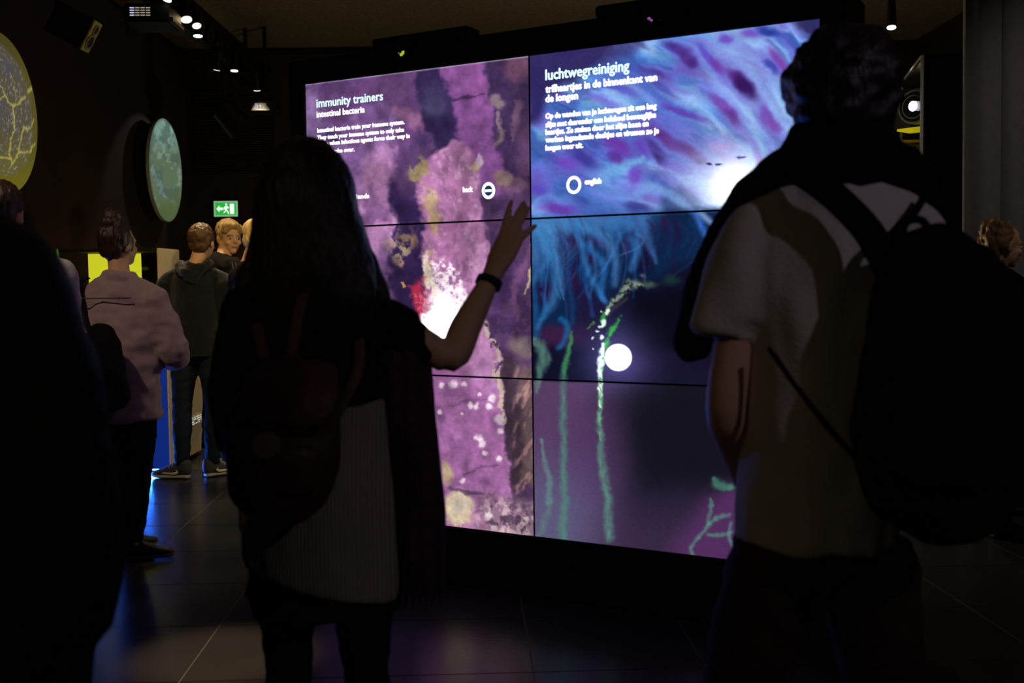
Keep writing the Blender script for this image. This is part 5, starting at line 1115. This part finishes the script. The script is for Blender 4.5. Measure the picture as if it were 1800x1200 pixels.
# knitted sweater with vertical ribs, its hem lower on the right
M_knit = bpy.data.materials.new('grey_beige_rib_knit'); M_knit.use_nodes = True
nt = M_knit.node_tree; bs = nt.nodes['Principled BSDF']; bs.inputs['Roughness'].default_value = .95; bs.inputs['Base Color'].default_value = (.34, .28, .20, 1)
tc = nt.nodes.new('ShaderNodeTexCoord'); wv = nt.nodes.new('ShaderNodeTexWave'); wv.bands_direction = 'X'; wv.inputs['Scale'].default_value = 38; wv.inputs['Distortion'].default_value = 1.2; wv.inputs['Detail'].default_value = 1
bp = nt.nodes.new('ShaderNodeBump'); bp.inputs['Strength'].default_value = .45; bp.inputs['Distance'].default_value = .006
mx = nt.nodes.new('ShaderNodeMix'); mx.data_type = 'RGBA'; mx.inputs[6].default_value = (.22, .18, .13, 1); mx.inputs[7].default_value = (.32, .265, .19, 1)
nt.links.new(tc.outputs['Object'], wv.inputs['Vector']); nt.links.new(wv.outputs['Fac'], bp.inputs['Height']); nt.links.new(bp.outputs[0], bs.inputs['Normal']); nt.links.new(wv.outputs['Fac'], mx.inputs[0]); nt.links.new(mx.outputs[2], bs.inputs['Base Color'])
xm = g(560, 1000).x; z0_, z1_ = g(560, 880).z, g(560, 1010).z
def hem_tilt(co):
    w = np.clip((z0_ - co[:, 2]) / (z0_ - z1_), 0, 1.2); co[:, 2] -= w * 0.28 * (co[:, 0] - xm); return co
b = bmesh.new(); s = sg_
add_tube(b, [g(556, 700), g(556, 800), g(560, 900), g(562, 1012)], [(122 * s, .115), (130 * s, .140), (136 * s, .158), (137 * s, .160)], 30, (1, 0, 0), 4, cap=.05)
fuse('sweater', b, .009, M_knit, girl, 3, (.006, (12, 12, 6)), hem_tilt)
# black skirt, longer on one side
b = bmesh.new()
add_tube(b, [g(560, 930), g(560, 1000), g(566, 1070)], [(118 * s, .11), (126 * s, .12), (118 * s, .125)], 28, (1, 0, 0), 4, cap=.05)
add_tube(b, [g(480, 1000), g(458, 1022), g(446, 1046)], [.03, .03, .028], 16, (1, 0, 0), 3, cap=.1); add_tube(b, [g(500, 1000), g(505, 1060), g(508, 1098)], [(.055, .09), (.06, .1), (.058, .1)], 18, (1, 0, 0), 3, cap=.1)
add_tube(b, [g(655, 1030, .03), g(668, 1050, .03), g(674, 1070, .03)], [(.04, .05), (.05, .06), (.045, .06)], 18, (1, 0, 0), 3, cap=.1)
fuse('skirt', b, .009, M_blk, girl, 3, (.006, (14, 14, 8)))
# dark red plaid shawl hanging down on the right
M_plaid = bpy.data.materials.new('dark_red_plaid_wool'); M_plaid.use_nodes = True
nt = M_plaid.node_tree; bs = nt.nodes['Principled BSDF']; bs.inputs['Roughness'].default_value = .95
tc = nt.nodes.new('ShaderNodeTexCoord'); cols_ = []
for dr, sc_ in (('X', 9), ('Z', 7)):
    w_ = nt.nodes.new('ShaderNodeTexWave'); w_.bands_direction = dr; w_.inputs['Scale'].default_value = sc_; w_.inputs['Distortion'].default_value = .5; nt.links.new(tc.outputs['Object'], w_.inputs['Vector']); cols_.append(w_)
mu = nt.nodes.new('ShaderNodeMath'); mu.operation = 'MULTIPLY'; nt.links.new(cols_[0].outputs['Fac'], mu.inputs[0]); nt.links.new(cols_[1].outputs['Fac'], mu.inputs[1])
mx = nt.nodes.new('ShaderNodeMix'); mx.data_type = 'RGBA'; mx.inputs[6].default_value = (.012, .006, .009, 1); mx.inputs[7].default_value = (.055, .006, .016, 1); nt.links.new(mu.outputs[0], mx.inputs[0]); nt.links.new(mx.outputs[2], bs.inputs['Base Color'])
b = bmesh.new()
add_tube(b, [g(640, 560, .04), g(690, 620, .04), g(714, 720, .03), g(726, 850, .02), g(738, 960, .02), g(736, 1040, .02)], [(.05, .05), (62 * s, .06), (56 * s, .055), (54 * s, .05), (48 * s, .05), (42 * s, .045)], 24, (1, 0, 0), 4, cap=.1)
add_tube(b, [g(735, 700, .06), g(752, 850, .06), g(764, 960, .06), g(764, 1030, .06)], [(24 * s, .03), (24 * s, .03), (21 * s, .03), (17 * s, .025)], 16, (1, 0, 0), 4, cap=.1)
fuse('shawl', b, .009, M_plaid, girl, 3, (.007, (26, 26, 5)))
for k in range(7):
    b = bmesh.new(); p = g(700 + k * 12, 1040 - abs(k - 2) * 3, .02); add_tube(b, [p, p + V3(.002, 0, -.025), p + V3(-.003, 0, -.045)], [.004, .0035, .002], 8, (1, 0, 0), 2); from_bm('shawl_fringe', b, M_plaid, girl, True)
# small leather backpack
M_leather = mat('dark_brown_leather', (0.055, 0.020, 0.014), 0.55, 0.35, .35, 9, .3, 60); M_badge = mat('bronze_badge', (.20, .14, .09), .4, .5); M_strap = mat('dark_brown_strap', (.075, .035, .025), .7)
t = empty('backpack', g(500, 900, -.2), 'small dark brown leather backpack with round badge on the girl', 'backpack')
b = bmesh.new(); add_tube(b, [g(512, 655, -.19), g(504, 720, -.215), g(496, 800, -.225), g(498, 870, -.22), g(502, 888, -.21)], [(70 * s, .055), (88 * s, .075), (92 * s, .085), (80 * s, .08), (60 * s, .06)], 26, (1, 0, 0), 4)
bpk = fuse('bag_body', b, .009, M_leather, t, 4, (.007, (16, 16, 16)))
b = bmesh.new(); add_tube(b, [g(514, 650, -.225), g(508, 700, -.285), g(502, 745, -.305)], [(74 * s, .03), (80 * s, .028), (66 * s, .022)], 22, (1, 0, 0), 4); fuse('flap', b, .008, M_leather, t, 3)
b = bmesh.new(); add_tube(b, [g(490, 790, -.29), g(488, 860, -.285)], [(66 * s, .03), (62 * s, .03)], 22, (1, 0, 0), 3); pk = fuse('front_pocket', b, .008, M_leather, t, 3)
b = bmesh.new(); c = g(466, 783, -.333); add_cyl(b, c + V3(0, .02, 0), c, 20 * s, 20 * s, 28); bo = from_bm('badge', b, M_badge, pk); b = bmesh.new(); add_cyl(b, c, c + V3(0, -.003, 0), 14 * s, 12 * s, 28)
b.free()
for pts in [[(540, 500, -.11), (528, 540, -.135), (518, 590, -.17), (508, 650, -.20)], [(452, 570, -.09), (458, 600, -.13), (466, 640, -.19)], [(628, 560, -.07), (632, 640, -.10), (612, 690, -.13), (585, 740, -.18)]]:
    b = bmesh.new(); add_tube(b, [g(*p) for p in pts], [(.013, .005)] * len(pts), 10, (1, 0, 0), 4); from_bm('strap', b, M_strap, t, True)

# ------------------------------------------------------------------ the tall man on the right
YM = 2.3
def m_(px, py, dy=0.0): return P(px, py, YM + dy)
sm_ = YM / F_PX
M_tee = mat('off_white_t_shirt', (0.50, 0.46, 0.42), 0.95, 0.1, .08, 8, .25, 140); M_swt = mat('black_sweater', (0.008, 0.008, 0.010), 0.95, .05, .3, 20, .3, 160); M_brjeans = mat('dark_reddish_jeans', (0.030, 0.015, 0.012), .95, .1, .3, 30)
mj = dict(head=m_(1482, 162, .02), neck=m_(1475, 290), sho=m_(1465, 370), chest=m_(1455, 530), waist=m_(1440, 740), hip=m_(1436, 920), sL=m_(1322, 410), sR=m_(1602, 405), eL=m_(1276, 715, -.01), wL=m_(1316, 850, .13), eR=m_(1660, 690, .02), wR=m_(1580, 850, .25),
          hL=m_(1370, 960), hR=m_(1520, 960), kL=m_(1298, 1240, .02), kR=m_(1560, 1240), aL=Vector((m_(1300, 1300).x, YM + .02, .085)), aR=Vector((m_(1575, 1300).x, YM - .1, .085)), tL=Vector((m_(1285, 1300).x, YM + .2, .03)), tR=Vector((m_(1600, 1300).x, YM + .08, .03)))
def man_top(b, G):
    s = sm_
    add_tube(b, [m_(1340, 390), m_(1306, 450), m_(1288, 530), m_(1272, 592)], [(56 * s, .07), (54 * s, .072), (58 * s, .072), (60 * s, .070)], 22, (1, 0, 0), 4, cap=.04)
    add_tube(b, [m_(1455, 360), m_(1450, 500), m_(1442, 640), m_(1440, 780), m_(1436, 880), m_(1432, 955)], [(128 * s, .09), (140 * s, .115), (126 * s, .12), (122 * s, .125), (134 * s, .135), (144 * s, .14)], 30, (1, 0, 0), 4, cap=.05)
def man_hair(b, hd, HR, hs):
    s = sm_; rg = random.Random(9)
    add_ellip(b, m_(1482, 148, .0), (98 * s, .118, 98 * s), None, 28, 18); add_ellip(b, m_(1484, 200, -.03), (86 * s, .09, 50 * s))
    for i in range(60):
        a = rg.uniform(0, 6.28); e = rg.uniform(-.5, 1.3); v = V3(math.cos(a) * math.cos(e), math.sin(a) * math.cos(e), math.sin(e)); p = m_(1482, 148, 0)
        if v.y > .5 and v.z < .4: continue
        add_ellip(b, p + V3(v.x * 96 * s, v.y * .112, v.z * 97 * s), (.018, .018, .016), None, 8, 6)
man, Gm, mb = person('person', 'tall man with bushy dark hair in pale t-shirt, hand in pocket', J=mj, h=1.88, R=dict(up=.050, el=.043, wr=.03, hip=(.150, .115), waist=(.135, .11), chest=(.155, .115), sho=(.15, .09), th=.088, kn=.062, an=.05), build=1.0, hands=(True, True),
    head=dict(yaw=-.35, size=1.0, body_vox=.008), top=dict(mat=M_tee, name='t_shirt', loose=.016, hem=.905, sleeve=.5, extra=man_top, fold=.014, fold_f=(9, 9, 4)), bottom=dict(mat=M_brjeans, name='jeans', loose=.016), hair=dict(mat=H_dark, style='short', vol=1.0, extra=man_hair, rough=.008, freq=(30, 30, 30), vox=.009), shoes=dict(up=M_shoe_dk, sole=M_sole_dk, size=1.1), vox=.010)
s = sm_
b = bmesh.new()
add_tube(b, [m_(1625, 330, .06), m_(1590, 298, .0), m_(1520, 278, -.05), m_(1440, 285, -.05), m_(1372, 312, -.01), m_(1310, 368, .06), m_(1268, 440, .10), m_(1238, 520, .12), m_(1220, 590, .125), m_(1222, 618, .125)], [(26 * s, .04), (40 * s, .05), (44 * s, .05), (46 * s, .05), (46 * s, .06), (42 * s, .06), (38 * s, .055), (38 * s, .05), (38 * s, .045), (34 * s, .04)], 20, (1, 0, 0), 4)
add_ellip(b, m_(1480, 268, .0), (92 * s, .095, 48 * s)); add_tube(b, [m_(1480, 225, .0), m_(1480, 268, -.02), m_(1486, 302, -.03)], [(84 * s, .08), (108 * s, .10), (118 * s, .09)], 24, (1, 0, 0), 3)
fuse('draped_sweater', b, .010, M_swt, man, 4, (.008, (16, 16, 16)))
# big black backpack on his right shoulder
YB = 2.06
def k_(px, py, dy=0.0): return P(px, py, YB + dy)
sk = YB / F_PX
t = empty('backpack', k_(1660, 930), 'big black backpack slung low on the tall man', 'backpack')
b = bmesh.new()
add_tube(b, [k_(1625, 425), k_(1648, 500), k_(1668, 600), k_(1674, 700), k_(1670, 800), k_(1668, 870), k_(1672, 905)], [(70 * sk, .06), (122 * sk, .085), (150 * sk, .10), (168 * sk, .11), (172 * sk, .115), (150 * sk, .11), (105 * sk, .09)], 28, (1, 0, 0), 4)
fuse('bag_body', b, .011, M_blk, t, 5, (.008, (10, 10, 10)))
b = bmesh.new(); add_tube(b, [k_(1690, 640, -.09), k_(1692, 740, -.105), k_(1690, 840, -.10)], [(110 * sk, .04), (122 * sk, .05), (112 * sk, .045)], 24, (1, 0, 0), 4); fuse('front_pocket', b, .010, M_blk, t, 4)
for pts, w, th in [([(1400, 300, .13), (1432, 318, .09), (1475, 352, .065), (1525, 405, .035), (1562, 470, .0), (1590, 520, -.02)], 27, .008), ([(1625, 345, .16), (1600, 385, .10), (1575, 405, .03), (1590, 450, -.02)], 12, .007), ([(1352, 612, .13), (1385, 660, .10), (1430, 720, .06), (1480, 780, .03), (1520, 820, .0)], 6, .004)]:
    b = bmesh.new(); add_tube(b, [k_(*p) for p in pts], [(w * sk, th)] * len(pts), 12, (.7, 0, .7) if w > 10 else (.7, 0, -.5), 5); from_bm('shoulder_strap' if w > 10 else 'lower_strap', b, M_blk, t, True)
b = bmesh.new(); add_tube(b, [k_(1585, 428, .02), k_(1592, 392, .03), k_(1622, 388, .03), k_(1640, 425, .02)], [.008] * 4, 10, (0, 1, 0), 4); from_bm('grab_handle', b, M_blk, t, True)
